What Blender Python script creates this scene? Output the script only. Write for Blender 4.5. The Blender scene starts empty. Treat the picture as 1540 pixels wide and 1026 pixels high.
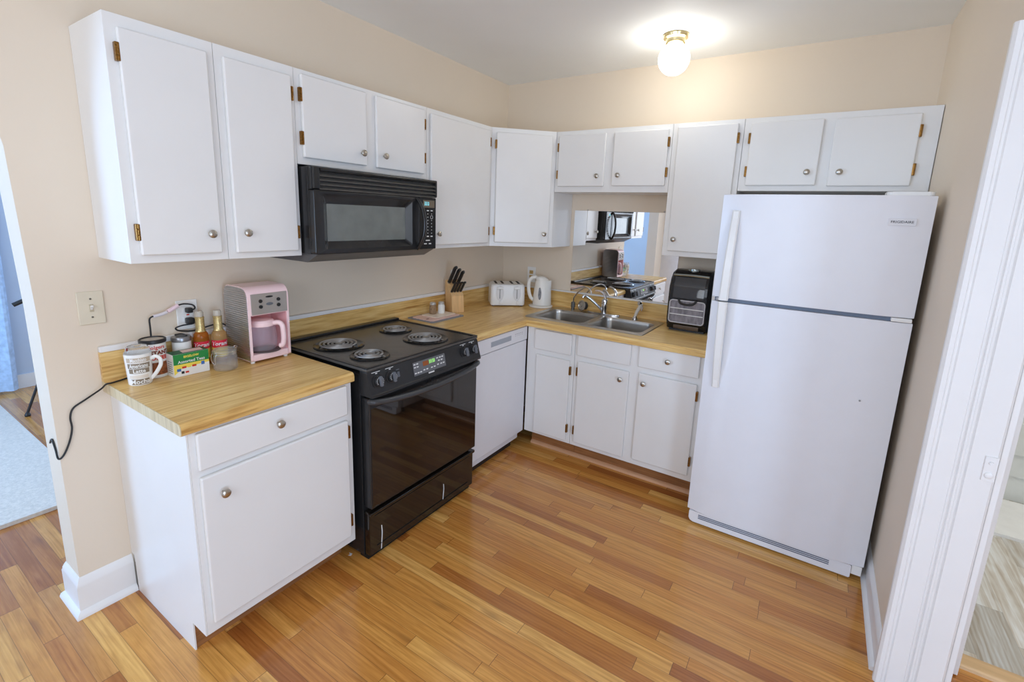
import bpy, bmesh, math, random
from mathutils import Vector, Matrix
random.seed(7)
SC = bpy.context.scene
COL = SC.collection
PI = math.pi

# ------------------------------------------------------------------ camera
cam_d = bpy.data.cameras.new('camera')
cam = bpy.data.objects.new('camera', cam_d); COL.objects.link(cam)
cam_d.sensor_fit = 'HORIZONTAL'; cam_d.sensor_width = 36.0
cam_d.lens = 712.998 / 1540 * 36.0
cam_d.shift_x = -(777.88 - 770) / 1540
cam_d.shift_y = -(513 - 465.23) / 1540
cam_d.clip_start = 0.02
_r = Vector((0.838702, 0.543325, 0.037106)); _u = Vector((-0.134867, 0.141207, 0.980751)); _f = Vector((-0.527627, 0.827562, -0.191707))
M = Matrix.Identity(4)
for i in range(3):
    M[i][0] = _r[i]; M[i][1] = _u[i]; M[i][2] = -_f[i]
M[0][3], M[1][3], M[2][3] = 2.24095, -3.27174, 1.58807
cam.matrix_world = M
SC.camera = cam

# ------------------------------------------------------------------ world, daylight, added fill lights, exposure
W = bpy.data.worlds.new('World'); SC.world = W; W.use_nodes = True
W.node_tree.nodes['Background'].inputs[0].default_value = (0.62, 0.76, 1.0, 1)
W.node_tree.nodes['Background'].inputs[1].default_value = 1.0
SC.view_settings.view_transform = 'Standard'; SC.view_settings.look = 'None'
SC.view_settings.exposure = 0.14; SC.view_settings.gamma = 1.0
SC.view_settings.use_curve_mapping = False
try:
    SC.cycles.use_denoising = True
    SC.cycles.max_bounces = 10; SC.cycles.diffuse_bounces = 6; SC.cycles.glossy_bounces = 5
    SC.cycles.transmission_bounces = 10; SC.cycles.sample_clamp_indirect = 8.0
except Exception:
    pass

def area(name, loc, look, sx, sy, power, color):
    l = bpy.data.lights.new(name, 'AREA'); l.shape = 'RECTANGLE'; l.size = sx; l.size_y = sy
    l.energy = power; l.color = color
    o = bpy.data.objects.new(name, l); COL.objects.link(o); o.location = loc
    d = Vector(look) - Vector(loc)
    o.rotation_euler = d.to_track_quat('-Z', 'Y').to_euler()
    return o
area('daylight_living_room_window', (-1.75, -5.56, 1.55), (-1.75, -4, 1.55), 1.3, 1.4, 90, (0.40, 0.64, 1.0))
area('living_room_back_fill', (-1.8, -0.74, 1.5), (-1.8, -3, 1.3), 1.4, 1.3, 22, (0.48, 0.68, 1.0))  # added fill for the far arch jamb, curtain and rug; its window is invented
area('daylight_side_window', (4.24, -3.6, 1.0), (2, -3.6, 1.0), 0.9, 1.6, 42, (0.52, 0.72, 1.0))
area('rear_fill_light', (1.75, -4.56, 1.75), (1.75, 0, 1.55), 2.0, 1.3, 25, (0.84, 0.91, 1.0))  # added frontal fill from behind the camera; its window is invented
area('bathroom_fill_light', (3.55, -0.3, 2.4), (3.55, -0.3, 0), 0.4, 0.4, 14, (1.0, 0.97, 0.92))  # area light added to brighten the bathroom, no fixture known there
GLOBE = 15.5

# ------------------------------------------------------------------ materials
MATS = {}
def nd(nt, typ, **kw):
    n = nt.nodes.new(typ)
    for k, v in kw.items(): setattr(n, k, v)
    return n
def P(name, col, rough=0.5, metal=0.0, var=0.03, scale=14.0, bump=0.0, bscale=120.0, spec=0.5, coat=0.0,
      emit=None, estr=0.0, trans=0.0, ior=1.45, alpha=1.0, stretch=(1, 1, 1)):
    if name in MATS: return MATS[name]
    m = bpy.data.materials.new(name); m.use_nodes = True; nt = m.node_tree
    b = nt.nodes['Principled BSDF']
    b.inputs['Roughness'].default_value = rough; b.inputs['Metallic'].default_value = metal
    b.inputs['Specular IOR Level'].default_value = spec
    b.inputs['Coat Weight'].default_value = coat; b.inputs['Coat Roughness'].default_value = 0.08
    b.inputs['Transmission Weight'].default_value = trans; b.inputs['IOR'].default_value = ior
    b.inputs['Alpha'].default_value = alpha
    tc = nd(nt, 'ShaderNodeTexCoord'); mp = nd(nt, 'ShaderNodeMapping'); mp.inputs['Scale'].default_value = stretch
    nt.links.new(tc.outputs['Object'], mp.inputs[0])
    no = nd(nt, 'ShaderNodeTexNoise'); no.inputs['Scale'].default_value = scale; no.inputs['Detail'].default_value = 3
    nt.links.new(mp.outputs[0], no.inputs['Vector'])
    rp = nd(nt, 'ShaderNodeValToRGB')
    rp.color_ramp.elements[0].position = 0.3; rp.color_ramp.elements[1].position = 0.7
    rp.color_ramp.elements[0].color = tuple(max(0, c * (1 - var)) for c in col) + (1,)
    rp.color_ramp.elements[1].color = tuple(min(1, c * (1 + var)) for c in col) + (1,)
    nt.links.new(no.outputs['Fac'], rp.inputs[0]); nt.links.new(rp.outputs[0], b.inputs['Base Color'])
    if bump:
        n2 = nd(nt, 'ShaderNodeTexNoise'); n2.inputs['Scale'].default_value = bscale; n2.inputs['Detail'].default_value = 2
        nt.links.new(mp.outputs[0], n2.inputs['Vector'])
        bp_ = nd(nt, 'ShaderNodeBump'); bp_.inputs['Strength'].default_value = bump; bp_.inputs['Distance'].default_value = 0.002
        nt.links.new(n2.outputs['Fac'], bp_.inputs['Height']); nt.links.new(bp_.outputs[0], b.inputs['Normal'])
    if emit:
        b.inputs['Emission Color'].default_value = tuple(emit) + (1,); b.inputs['Emission Strength'].default_value = estr
    MATS[name] = m
    return m
def srgb(r, g, b):
    f = lambda c: ((c / 255 + 0.055) / 1.055) ** 2.4 if c > 10 else c / 255 / 12.92
    return (f(r), f(g), f(b))
def math_n(nt, op, a, b=None, c=None):
    n = nd(nt, 'ShaderNodeMath', operation=op)
    for i, v in enumerate((a, b, c)):
        if v is None: continue
        if isinstance(v, (int, float)): n.inputs[i].default_value = v
        else: nt.links.new(v, n.inputs[i])
    return n.outputs[0]

def plank_mat(name, axis, width, length, ramp, rough, grain_dark=0.30, gap=0.018, gapcol=(0.06, 0.025, 0.008), knots=True, coat=0.35, fine=1.0):
    m = bpy.data.materials.new(name); m.use_nodes = True; nt = m.node_tree; L = nt.links.new
    b = nt.nodes['Principled BSDF']
    tc = nd(nt, 'ShaderNodeTexCoord'); sp = nd(nt, 'ShaderNodeSeparateXYZ'); L(tc.outputs['Object'], sp.inputs[0])
    along = sp.outputs[0] if axis == 'x' else sp.outputs[1]
    across = sp.outputs[1] if axis == 'x' else sp.outputs[0]
    rowf = math_n(nt, 'DIVIDE', across, width); row = math_n(nt, 'FLOOR', rowf); rfr = math_n(nt, 'FRACT', rowf)
    wn = nd(nt, 'ShaderNodeTexWhiteNoise', noise_dimensions='1D'); L(row, wn.inputs['W'])
    ln = math_n(nt, 'MULTIPLY_ADD', wn.outputs['Value'], length * 0.7, length * 0.6)
    off = math_n(nt, 'MULTIPLY', wn.outputs['Value'], 37.31)
    colf = math_n(nt, 'DIVIDE', math_n(nt, 'ADD', along, off), ln); cl = math_n(nt, 'FLOOR', colf); cfr = math_n(nt, 'FRACT', colf)
    cv = nd(nt, 'ShaderNodeCombineXYZ'); L(row, cv.inputs[0]); L(cl, cv.inputs[1])
    wn2 = nd(nt, 'ShaderNodeTexWhiteNoise', noise_dimensions='2D'); L(cv.outputs[0], wn2.inputs['Vector'])
    rp = nd(nt, 'ShaderNodeValToRGB'); e = rp.color_ramp.elements
    while len(e) < len(ramp): e.new(0.5)
    for i, (p, c) in enumerate(ramp): e[i].position = p; e[i].color = tuple(c) + (1,)
    L(wn2.outputs['Value'], rp.inputs[0])
    # grain: stretched noise, shifted per board
    sh = math_n(nt, 'MULTIPLY', wn2.outputs['Value'], 53.0)
    gv = nd(nt, 'ShaderNodeCombineXYZ')
    L(math_n(nt, 'MULTIPLY', along, 3.0 * fine), gv.inputs[0]); L(math_n(nt, 'MULTIPLY', across, 85.0 * fine), gv.inputs[1]); L(sh, gv.inputs[2])
    g1 = nd(nt, 'ShaderNodeTexNoise'); g1.inputs['Scale'].default_value = 1.0; g1.inputs['Detail'].default_value = 5; g1.inputs['Distortion'].default_value = 1.1
    L(gv.outputs[0], g1.inputs['Vector'])
    gv2 = nd(nt, 'ShaderNodeCombineXYZ')
    L(math_n(nt, 'MULTIPLY', along, 5.0), gv2.inputs[0]); L(math_n(nt, 'MULTIPLY', across, 16.0), gv2.inputs[1]); L(sh, gv2.inputs[2])
    wv = nd(nt, 'ShaderNodeTexWave', wave_type='RINGS'); wv.inputs['Scale'].default_value = 1.6; wv.inputs['Distortion'].default_value = 5.0; wv.inputs['Detail'].default_value = 2.0
    L(gv2.outputs[0], wv.inputs['Vector'])
    gm = math_n(nt, 'ADD', math_n(nt, 'MULTIPLY', g1.outputs['Fac'], 0.88), math_n(nt, 'MULTIPLY', wv.outputs['Fac'], 0.12))
    gr = nd(nt, 'ShaderNodeMapRange'); gr.inputs[1].default_value = 0.28; gr.inputs[2].default_value = 0.68
    gr.inputs[3].default_value = 1 - grain_dark; gr.inputs[4].default_value = 1.08; L(gm, gr.inputs[0])
    mx = nd(nt, 'ShaderNodeMix', data_type='RGBA', blend_type='MULTIPLY'); mx.inputs[0].default_value = 1.0
    L(rp.outputs[0], mx.inputs[6])
    cc = nd(nt, 'ShaderNodeCombineColor'); L(gr.outputs[0], cc.inputs[0])
    pw = math_n(nt, 'POWER', gr.outputs[0], 1.35); L(pw, cc.inputs[1]); L(math_n(nt, 'POWER', gr.outputs[0], 1.8), cc.inputs[2])
    L(cc.outputs[0], mx.inputs[7])
    last = mx.outputs[2]
    if knots:
        kv = nd(nt, 'ShaderNodeCombineXYZ'); L(math_n(nt, 'MULTIPLY', along, 1.7), kv.inputs[0]); L(math_n(nt, 'MULTIPLY', across, 9.0), kv.inputs[1]); L(sh, kv.inputs[2])
        kn = nd(nt, 'ShaderNodeTexNoise'); kn.inputs['Scale'].default_value = 1.5; kn.inputs['Detail'].default_value = 2; L(kv.outputs[0], kn.inputs['Vector'])
        kr = nd(nt, 'ShaderNodeMapRange'); kr.inputs[1].default_value = 0.66; kr.inputs[2].default_value = 0.80; kr.inputs[3].default_value = 0; kr.inputs[4].default_value = 0.75
        L(kn.outputs['Fac'], kr.inputs[0])
        mk = nd(nt, 'ShaderNodeMix', data_type='RGBA'); L(kr.outputs[0], mk.inputs[0]); L(last, mk.inputs[6]); mk.inputs[7].default_value = (0.16, 0.055, 0.015, 1)
        last = mk.outputs[2]
    # joints between boards
    ga = math_n(nt, 'LESS_THAN', math_n(nt, 'MINIMUM', rfr, math_n(nt, 'SUBTRACT', 1.0, rfr)), gap)
    cdist = math_n(nt, 'MULTIPLY', math_n(nt, 'MINIMUM', cfr, math_n(nt, 'SUBTRACT', 1.0, cfr)), ln)
    gb = math_n(nt, 'LESS_THAN', cdist, width * gap * 1.0)
    gp = math_n(nt, 'MAXIMUM', math_n(nt, 'MULTIPLY', ga, 0.45), math_n(nt, 'MULTIPLY', gb, 0.75))
    mg = nd(nt, 'ShaderNodeMix', data_type='RGBA'); L(gp, mg.inputs[0]); L(last, mg.inputs[6]); mg.inputs[7].default_value = tuple(gapcol) + (1,)
    L(mg.outputs[2], b.inputs['Base Color'])
    b.inputs['Roughness'].default_value = rough; b.inputs['Coat Weight'].default_value = coat; b.inputs['Coat Roughness'].default_value = 0.12
    bpn = nd(nt, 'ShaderNodeBump'); bpn.inputs['Strength'].default_value = 0.25; bpn.inputs['Distance'].default_value = 0.001
    hh = math_n(nt, 'SUBTRACT', gm, math_n(nt, 'MULTIPLY', gp, 1.5)); L(hh, bpn.inputs['Height']); L(bpn.outputs[0], b.inputs['Normal'])
    MATS[name] = m
    return m

def laminate(name, axis, cols=((176, 126, 62), (219, 177, 106), (240, 208, 142))):
    m = bpy.data.materials.new(name); m.use_nodes = True; nt = m.node_tree; L = nt.links.new
    b = nt.nodes['Principled BSDF']; tc = nd(nt, 'ShaderNodeTexCoord'); mp = nd(nt, 'ShaderNodeMapping'); L(tc.outputs['Object'], mp.inputs[0])
    mp.inputs['Scale'].default_value = {'x': (4, 75, 75), 'y': (75, 4, 75), 'z': (55, 55, 3)}[axis]
    n1 = nd(nt, 'ShaderNodeTexNoise'); n1.inputs['Scale'].default_value = 1.0; n1.inputs['Detail'].default_value = 4; n1.inputs['Roughness'].default_value = 0.62; L(mp.outputs[0], n1.inputs['Vector'])
    mp2 = nd(nt, 'ShaderNodeMapping'); L(tc.outputs['Object'], mp2.inputs[0])
    mp2.inputs['Scale'].default_value = {'x': (1.5, 14, 14), 'y': (14, 1.5, 14), 'z': (14, 14, 1.5)}[axis]
    n2 = nd(nt, 'ShaderNodeTexNoise'); n2.inputs['Scale'].default_value = 1.0; n2.inputs['Detail'].default_value = 2; L(mp2.outputs[0], n2.inputs['Vector'])
    f = math_n(nt, 'ADD', math_n(nt, 'MULTIPLY', n1.outputs['Fac'], 0.68), math_n(nt, 'MULTIPLY', n2.outputs['Fac'], 0.32))
    rp = nd(nt, 'ShaderNodeValToRGB'); e = rp.color_ramp.elements
    e[0].position = 0.32; e[0].color = srgb(*cols[0]) + (1,); e[1].position = 0.62; e[1].color = srgb(*cols[2]) + (1,)
    k = e.new(0.46); k.color = srgb(*cols[1]) + (1,)
    L(f, rp.inputs[0]); L(rp.outputs[0], b.inputs['Base Color']); b.inputs['Roughness'].default_value = 0.32
    MATS[name] = m
    return m

wall_paint = P('beige_wall_paint', srgb(228, 213, 193), 0.6, var=0.015, scale=2.0, bump=0.12, bscale=60)
ceil_paint = P('ceiling_paint', srgb(240, 241, 240), 0.7, var=0.015, scale=2.0, bump=0.1, bscale=50)
blue_paint = P('pale_blue_wall_paint', srgb(196, 208, 224), 0.6, var=0.02, scale=2)
white_trim = P('white_trim_paint', srgb(236, 234, 232), 0.32, var=0.015, scale=6, bump=0.05, bscale=40)
cab_white = P('white_cabinet_paint', srgb(234, 233, 231), 0.30, var=0.012, scale=5, bump=0.04, bscale=35)
appl_white = P('white_appliance_enamel', srgb(232, 233, 238), 0.28, var=0.008, bump=0.10, bscale=420)
appl_grey = P('pale_grey_plastic', srgb(170, 176, 186), 0.4)
gasket = P('grey_gasket', srgb(112, 122, 138), 0.5)
black_en = P('black_enamel', (0.018, 0.018, 0.019), 0.18, var=0.1)
black_cook = P('black_cooktop_enamel', (0.078, 0.072, 0.066), 0.22, var=0.15, bump=0.08, bscale=500)
black_glass = P('black_oven_glass', (0.012, 0.008, 0.006), 0.035, var=0.1, spec=0.9)
black_plas = P('black_plastic', (0.022, 0.022, 0.023), 0.35, var=0.1, bump=0.08, bscale=600)
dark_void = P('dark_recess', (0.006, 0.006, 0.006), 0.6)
coil_m = P('coil_element_metal', (0.36, 0.35, 0.34), 0.35, metal=0.6)
drip_m = P('black_drip_bowl', (0.012, 0.012, 0.012), 0.12)
grey_pan = P('grey_display_panel', srgb(104, 106, 110), 0.3)
mark_w = P('white_marking', srgb(225, 226, 226), 0.5)
mark_g = P('grey_marking', srgb(150, 152, 154), 0.5)
mw_black = P('microwave_black_plastic', (0.02, 0.02, 0.021), 0.22, var=0.1, bump=0.05, bscale=500)
mw_glass = P('microwave_window_mesh', (0.17, 0.185, 0.17), 0.06, var=0.1, spec=0.8)
led_g = P('green_clock_digits', (0.2, 0.6, 0.1), 0.5, emit=(0.45, 1.0, 0.25), estr=0.8)
led_o = P('orange_display', srgb(150, 84, 40), 0.4)
led_b = P('cyan_clock_digits', (0.2, 0.6, 0.7), 0.5, emit=(0.3, 0.9, 1.0), estr=0.8)
brass = P('antique_brass', srgb(142, 104, 54), 0.30, metal=1.0, var=0.4, scale=160)
lamp_brass = P('polished_brass', srgb(236, 220, 172), 0.25, metal=1.0)
nickel = P('brushed_nickel', srgb(186, 180, 170), 0.28, metal=1.0)
chrome = P('chrome', srgb(214, 214, 216), 0.10, metal=1.0)
steel = P('stainless_steel', srgb(188, 184, 178), 0.30, metal=1.0, var=0.08, scale=3, stretch=(1, 60, 60))
mirror_m = P('mirror_glass', (0.93, 0.94, 0.95), 0.01, metal=1.0, var=0.0)
oak = plank_mat('oak_strip_floor', 'x', 0.057, 0.95,
    [(0.0, srgb(166, 100, 44)), (0.14, srgb(192, 126, 58)), (0.4, srgb(208, 144, 68)), (0.68, srgb(216, 156, 78)), (0.88, srgb(230, 178, 100)), (1.0, srgb(182, 114, 54))], 0.25, grain_dark=0.30, coat=0.5)
vinyl = plank_mat('grey_vinyl_plank_floor', 'y', 0.15, 1.1,
    [(0.0, srgb(186, 183, 176)), (0.4, srgb(206, 204, 198)), (1.0, srgb(224, 222, 216))], 0.4, grain_dark=0.34, gap=0.006, gapcol=(0.25, 0.24, 0.22), knots=False, coat=0.0, fine=0.6)
lam_y = laminate('oak_laminate_lengthwise', 'y'); lam_x = laminate('oak_laminate_crosswise', 'x'); lam_z = laminate('oak_laminate_upright', 'z', ((176, 156, 122), (206, 188, 150), (222, 206, 172)))
toe_wood = P('bare_toe_kick_wood', srgb(150, 100, 58), 0.6, var=0.25, scale=5, stretch=(1, 1, 14))
pink_wood = P('raw_moulding_wood', srgb(206, 158, 120), 0.5, var=0.12, scale=4, stretch=(1, 10, 10))
ivory = P('ivory_plastic', srgb(222, 212, 190), 0.35)
white_plas = P('white_plastic', srgb(238, 237, 234), 0.3, var=0.008)
pink = P('pink_plastic', srgb(251, 220, 222), 0.25, var=0.01)
pink_d = P('rose_plastic_interior', srgb(240, 184, 186), 0.35)
glass_m = P('clear_glass', (0.90, 0.94, 1.0), 0.03, trans=0.85, ior=1.12, var=0.0, alpha=0.42)
clearpl = P('clear_plastic', (0.95, 0.95, 0.95), 0.12, trans=0.85, ior=1.2, var=0.0)
amber = P('amber_syrup', srgb(224, 140, 52), 0.05, trans=0.7, ior=1.33, var=0.02)
gold_foil = P('gold_foil', srgb(206, 184, 130), 0.35, metal=0.7, var=0.25, scale=200)
red_lab = P('red_label', srgb(216, 38, 62), 0.4)
yel_lab = P('yellow_print', srgb(240, 216, 90), 0.5)
grn_lab = P('green_box_print', srgb(36, 132, 64), 0.45)
box_white = P('white_carton', srgb(236, 234, 228), 0.5)
red_print = P('red_print', srgb(206, 60, 40), 0.5)
brn_print = P('brown_print', srgb(128, 50, 34), 0.5)
blu_print = P('blue_print', srgb(60, 110, 180), 0.5)
tan_print = P('tan_print', srgb(196, 180, 160), 0.4)
taupe_print = P('taupe_print', srgb(140, 126, 108), 0.4)
ceramic = P('white_ceramic', srgb(240, 238, 234), 0.15, var=0.005)
beech = P('pale_beech_wood', srgb(224, 182, 128), 0.45, var=0.10, scale=6, stretch=(12, 12, 1))
slate = P('slate_grey_mat', srgb(150, 150, 154), 0.7, bump=0.2, bscale=300)
blush = P('blush_pink_board', srgb(236, 200, 190), 0.4)
cream = P('cream_board', srgb(244, 230, 214), 0.4)
sugar = P('white_granules', srgb(240, 238, 232), 0.8, bump=0.4, bscale=600)
pepper = P('peppercorn_mix', srgb(150, 122, 92), 0.7, var=0.6, scale=300)
grey_met = P('grey_lid_metal', srgb(150, 150, 152), 0.3, metal=0.8)
rubber = P('black_rubber_cord', (0.015, 0.015, 0.016), 0.45)
curtain_m = P('blue_jacquard_fabric', srgb(176, 196, 220), 0.75, var=0.16, scale=28, bump=0.3, bscale=60)
rug_m = P('pale_shag_rug', srgb(214, 204, 192), 0.95, var=0.10, scale=70, bump=0.9, bscale=110)
mat_m = P('white_bath_mat', srgb(238, 238, 236), 0.95, bump=0.8, bscale=140)
tub_m = P('white_tub_acrylic', srgb(226, 230, 228), 0.2)
gap_dark = P('dark_floor_gap', (0.03, 0.018, 0.012), 0.8)  # dark brown for the strip below the dishwasher kick panel
kettle_w = P('white_kettle_plastic', srgb(236, 233, 226), 0.25, var=0.006)
gauge_m = P('grey_water_gauge', srgb(130, 130, 134), 0.2, var=0.35, scale=60)
globe_m = P('lit_globe_glass', (0.95, 0.95, 0.92), 0.3, emit=(1.0, 0.99, 0.93), estr=GLOBE)
fryer_bk = P('black_gloss_plastic', (0.012, 0.012, 0.013), 0.10, var=0.1)
fryer_win = P('smoked_window', (0.03, 0.03, 0.032), 0.03, spec=0.9)
fryer_bask = P('basket_window', srgb(138, 134, 140), 0.12, var=0.3, scale=18, stretch=(3, 1, 1))

# ------------------------------------------------------------------ mesh helpers
def basis(n):
    n = Vector(n).normalized()
    a = Vector((0, 0, 1)) if abs(n.z) < 0.9 else Vector((1, 0, 0))
    u = a.cross(n).normalized(); v = n.cross(u)
    return u, v, n
class MB:
    def __init__(s, T=None):
        s.bm = bmesh.new(); s.T = T or (lambda p: p)
    def v(s, p): return s.bm.verts.new(s.T(tuple(p)))
    def face(s, vs):
        try: return s.bm.faces.new(vs)
        except ValueError: return None
    def box(s, x0, x1, y0, y1, z0, z1, bev=0.0, seg=2):
        c = [s.v((x, y, z)) for x in (x0, x1) for y in (y0, y1) for z in (z0, z1)]
        fs = [s.face([c[i] for i in q]) for q in ((0, 1, 3, 2), (4, 6, 7, 5), (0, 4, 5, 1), (2, 3, 7, 6), (0, 2, 6, 4), (1, 5, 7, 3))]
        if bev > 0:
            es = list({e for f in fs for e in f.edges})
            bmesh.ops.bevel(s.bm, geom=es, offset=bev, segments=seg, affect='EDGES', profile=0.5)
        return s
    def prism(s, poly, plane, a, b, bev=0.0, seg=2):
        def mk(p, t):
            return {'xy': (p[0], p[1], t), 'xz': (p[0], t, p[1]), 'yz': (t, p[0], p[1])}[plane]
        A = [s.v(mk(p, a)) for p in poly]; B = [s.v(mk(p, b)) for p in poly]
        fs = [s.face(A), s.face(B[::-1])]
        n = len(poly)
        for i in range(n): fs.append(s.face([A[i], A[(i + 1) % n], B[(i + 1) % n], B[i]]))
        if bev > 0:
            es = list({e for f in fs[:2] if f for e in f.edges})
            bmesh.ops.bevel(s.bm, geom=es, offset=bev, segments=seg, affect='EDGES', profile=0.5)
        return s
    def lathe(s, prof, c=(0, 0, 0), axis=(0, 0, 1), n=24, sc=(1, 1)):
        u, w, k = basis(axis); c = Vector(c); rings = []
        for r, z in prof:
            if r <= 1e-6: rings.append([s.v(c + k * z)])
            else: rings.append([s.v(c + k * z + u * (math.cos(2 * PI * i / n) * r * sc[0]) + w * (math.sin(2 * PI * i / n) * r * sc[1])) for i in range(n)])
        for A, B in zip(rings, rings[1:]):
            for i in range(n):
                j = (i + 1) % n
                if len(A) == 1 and len(B) == 1: continue
                if len(A) == 1: s.face([A[0], B[i], B[j]])
                elif len(B) == 1: s.face([A[i], A[j], B[0]])
                else: s.face([A[i], A[j], B[j], B[i]])
        return s
    def tube(s, pts, r, n=10, smooth=0, closed=False, flat=None):
        pts = [Vector(p) for p in pts]
        if smooth:
            out = []
            m = len(pts)
            rng = range(m) if closed else range(m - 1)
            for i in rng:
                p0 = pts[(i - 1) % m] if (closed or i > 0) else pts[i]; p1 = pts[i]; p2 = pts[(i + 1) % m]
                p3 = pts[(i + 2) % m] if (closed or i + 2 < m) else pts[(i + 1) % m]
                for k in range(smooth):
                    t = k / smooth
                    out.append(0.5 * ((2 * p1) + (p2 - p0) * t + (2 * p0 - 5 * p1 + 4 * p2 - p3) * t * t + (3 * p1 - p0 - 3 * p2 + p3) * t ** 3))
            if not closed: out.append(pts[-1])
            pts = out
        m = len(pts); rings = []; up = None
        for i, p in enumerate(pts):
            a = pts[(i - 1) % m] if (closed or i) else p
            b = pts[(i + 1) % m] if (closed or i < m - 1) else p
            t = (b - a).normalized()
            if up is None:
                up, _, _ = basis(t)
            up = (up - t * up.dot(t)).normalized(); w = t.cross(up)
            rr = r(i / (m - 1)) if callable(r) else r
            f = flat or (1, 1)
            rings.append([s.v(p + up * math.cos(2 * PI * k / n) * rr * f[0] + w * math.sin(2 * PI * k / n) * rr * f[1]) for k in range(n)])
        pr = list(zip(rings, rings[1:])) + ([(rings[-1], rings[0])] if closed else [])
        for A, B in pr:
            for k in range(n): s.face([A[k], A[(k + 1) % n], B[(k + 1) % n], B[k]])
        if not closed: s.face(rings[0][::-1]); s.face(rings[-1])
        return s
    def loft(s, rings, cap0=True, cap1=True):
        R = [[s.v(p) for p in r] for r in rings]; n = len(R[0])
        for A, B in zip(R, R[1:]):
            for k in range(n): s.face([A[k], A[(k + 1) % n], B[(k + 1) % n], B[k]])
        if cap0: s.face(R[0][::-1])
        if cap1: s.face(R[-1])
        return s
    def sweep(s, path, prof):
        # path: 2-D points, prof: (offset to the right of travel, z); mitred
        P2 = [Vector(p) for p in path]; cols = []
        for i, p in enumerate(P2):
            ns = []
            if i > 0: d = (p - P2[i - 1]).normalized(); ns.append(Vector((d.y, -d.x)))
            if i < len(P2) - 1: d = (P2[i + 1] - p).normalized(); ns.append(Vector((d.y, -d.x)))
            if len(ns) == 2:
                q = (ns[0] + ns[1]).normalized(); q = q / max(0.2, q.dot(ns[0]))
            else: q = ns[0]
            cols.append([s.v((p.x + q.x * o, p.y + q.y * o, z)) for o, z in prof])
        n = len(prof)
        for A, B in zip(cols, cols[1:]):
            for k in range(n): s.face([A[k], A[(k + 1) % n], B[(k + 1) % n], B[k]])
        s.face(cols[0][::-1]); s.face(cols[-1])
        return s
    def build(s, name, mat, parent=None, ang=0.6, origin=None, **tags):
        bm = s.bm
        bmesh.ops.recalc_face_normals(bm, faces=bm.faces)
        root = parent
        if origin is None:
            off = Vector((0, 0, 0))
            while root is not None and root.parent is not None: root = root.parent
            if root is not None and not root.get('_local'): off = root.location.copy()
            if root is None and tags.get('own'):
                cs = [v.co for v in bm.verts]
                off = Vector(((min(c.x for c in cs) + max(c.x for c in cs)) / 2, (min(c.y for c in cs) + max(c.y for c in cs)) / 2, min(c.z for c in cs)))
        else: off = Vector(origin)
        tags.pop('own', None)
        for v in bm.verts: v.co -= off
        for e in bm.edges:
            if len(e.link_faces) == 2 and e.calc_face_angle(0) > ang: e.smooth = False
        for f in bm.faces: f.smooth = True
        me = bpy.data.meshes.new(name); bm.to_mesh(me); bm.free()
        me.materials.append(mat)
        o = bpy.data.objects.new(name, me); COL.objects.link(o)
        wn = o.modifiers.new('weighted_normals', 'WEIGHTED_NORMAL'); wn.keep_sharp = True; wn.weight = 90
        if parent is not None: o.parent = parent
        else: o.location = off
        for k, v in tags.items(): o[k] = v
        return o
LOCAL = []
def thing(name, label, cat, loc=(0, 0, 0), rz=0.0, group=None, local=False):
    o = bpy.data.objects.new(name, None); COL.objects.link(o); o.location = loc; o.rotation_euler = (0, 0, rz)
    o.empty_display_size = 0.05
    o['label'] = label; o['category'] = cat
    if group: o['group'] = group
    if local: o['_local'] = 1; LOCAL.append(o)
    return o
def struct(name, mb, mat, **k):
    return mb.build(name, mat, None, own=True, kind='structure', **k)
def rrect(x0, x1, y0, y1, r, n=5):
    rs = r if isinstance(r, (list, tuple)) else [r] * 4      # order: x1y0, x1y1, x0y1, x0y0
    out = []
    for (cx, cy, a0, rr) in ((x1 - rs[0], y0 + rs[0], -90, rs[0]), (x1 - rs[1], y1 - rs[1], 0, rs[1]), (x0 + rs[2], y1 - rs[2], 90, rs[2]), (x0 + rs[3], y0 + rs[3], 180, rs[3])):
        if rr < 1e-5: out.append((cx, cy)); continue
        for i in range(n + 1):
            a = math.radians(a0 + 90 * i / n); out.append((cx + rr * math.cos(a), cy + rr * math.sin(a)))
    return out
def text_mb(s, size, place, extrude=0.0004, align='CENTER', bold=0.0, shear=0.0, sx=1.0):
    """lettering as a mesh; place(x, y, z) maps text space to the thing's space"""
    cu = bpy.data.curves.new('lettering', 'FONT'); cu.body = s; cu.size = size; cu.extrude = extrude; cu.align_x = align; cu.align_y = 'CENTER'
    cu.offset = bold; cu.shear = shear; cu.resolution_u = 2
    o = bpy.data.objects.new('lettering', cu); COL.objects.link(o)
    dg = bpy.context.evaluated_depsgraph_get(); dg.update()
    me = bpy.data.meshes.new_from_object(o.evaluated_get(dg))
    bpy.data.objects.remove(o); bpy.data.curves.remove(cu)
    mb = MB(); mb.bm.from_mesh(me); bpy.data.meshes.remove(me)
    for v in mb.bm.verts: v.co = Vector(place(v.co.x * sx, v.co.y, v.co.z))
    return mb
def around(cx, cy, r, a0, z0, up=0.0006):
    """wraps text round an upright cylinder, centred on direction a0"""
    def f(x, y, z):
        a = a0 + x / r; q = r + up + z
        return (cx + q * math.cos(a), cy + q * math.sin(a), z0 + y)
    return f
def wrap_patch(mb, cx, cy, r, a0, a1, z0, z1, n=14, th=0.0005):
    A = []
    for i in range(n + 1):
        a = a0 + (a1 - a0) * i / n
        A.append([mb.v((cx + q * math.cos(a), cy + q * math.sin(a), z)) for q, z in ((r, z0), (r + th, z0), (r + th, z1), (r, z1))])
    for P_, Q in zip(A, A[1:]):
        for k in range(4): mb.face([P_[k], P_[(k + 1) % 4], Q[(k + 1) % 4], Q[k]])
    mb.face(A[0][::-1]); mb.face(A[-1])
    return mb

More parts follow.
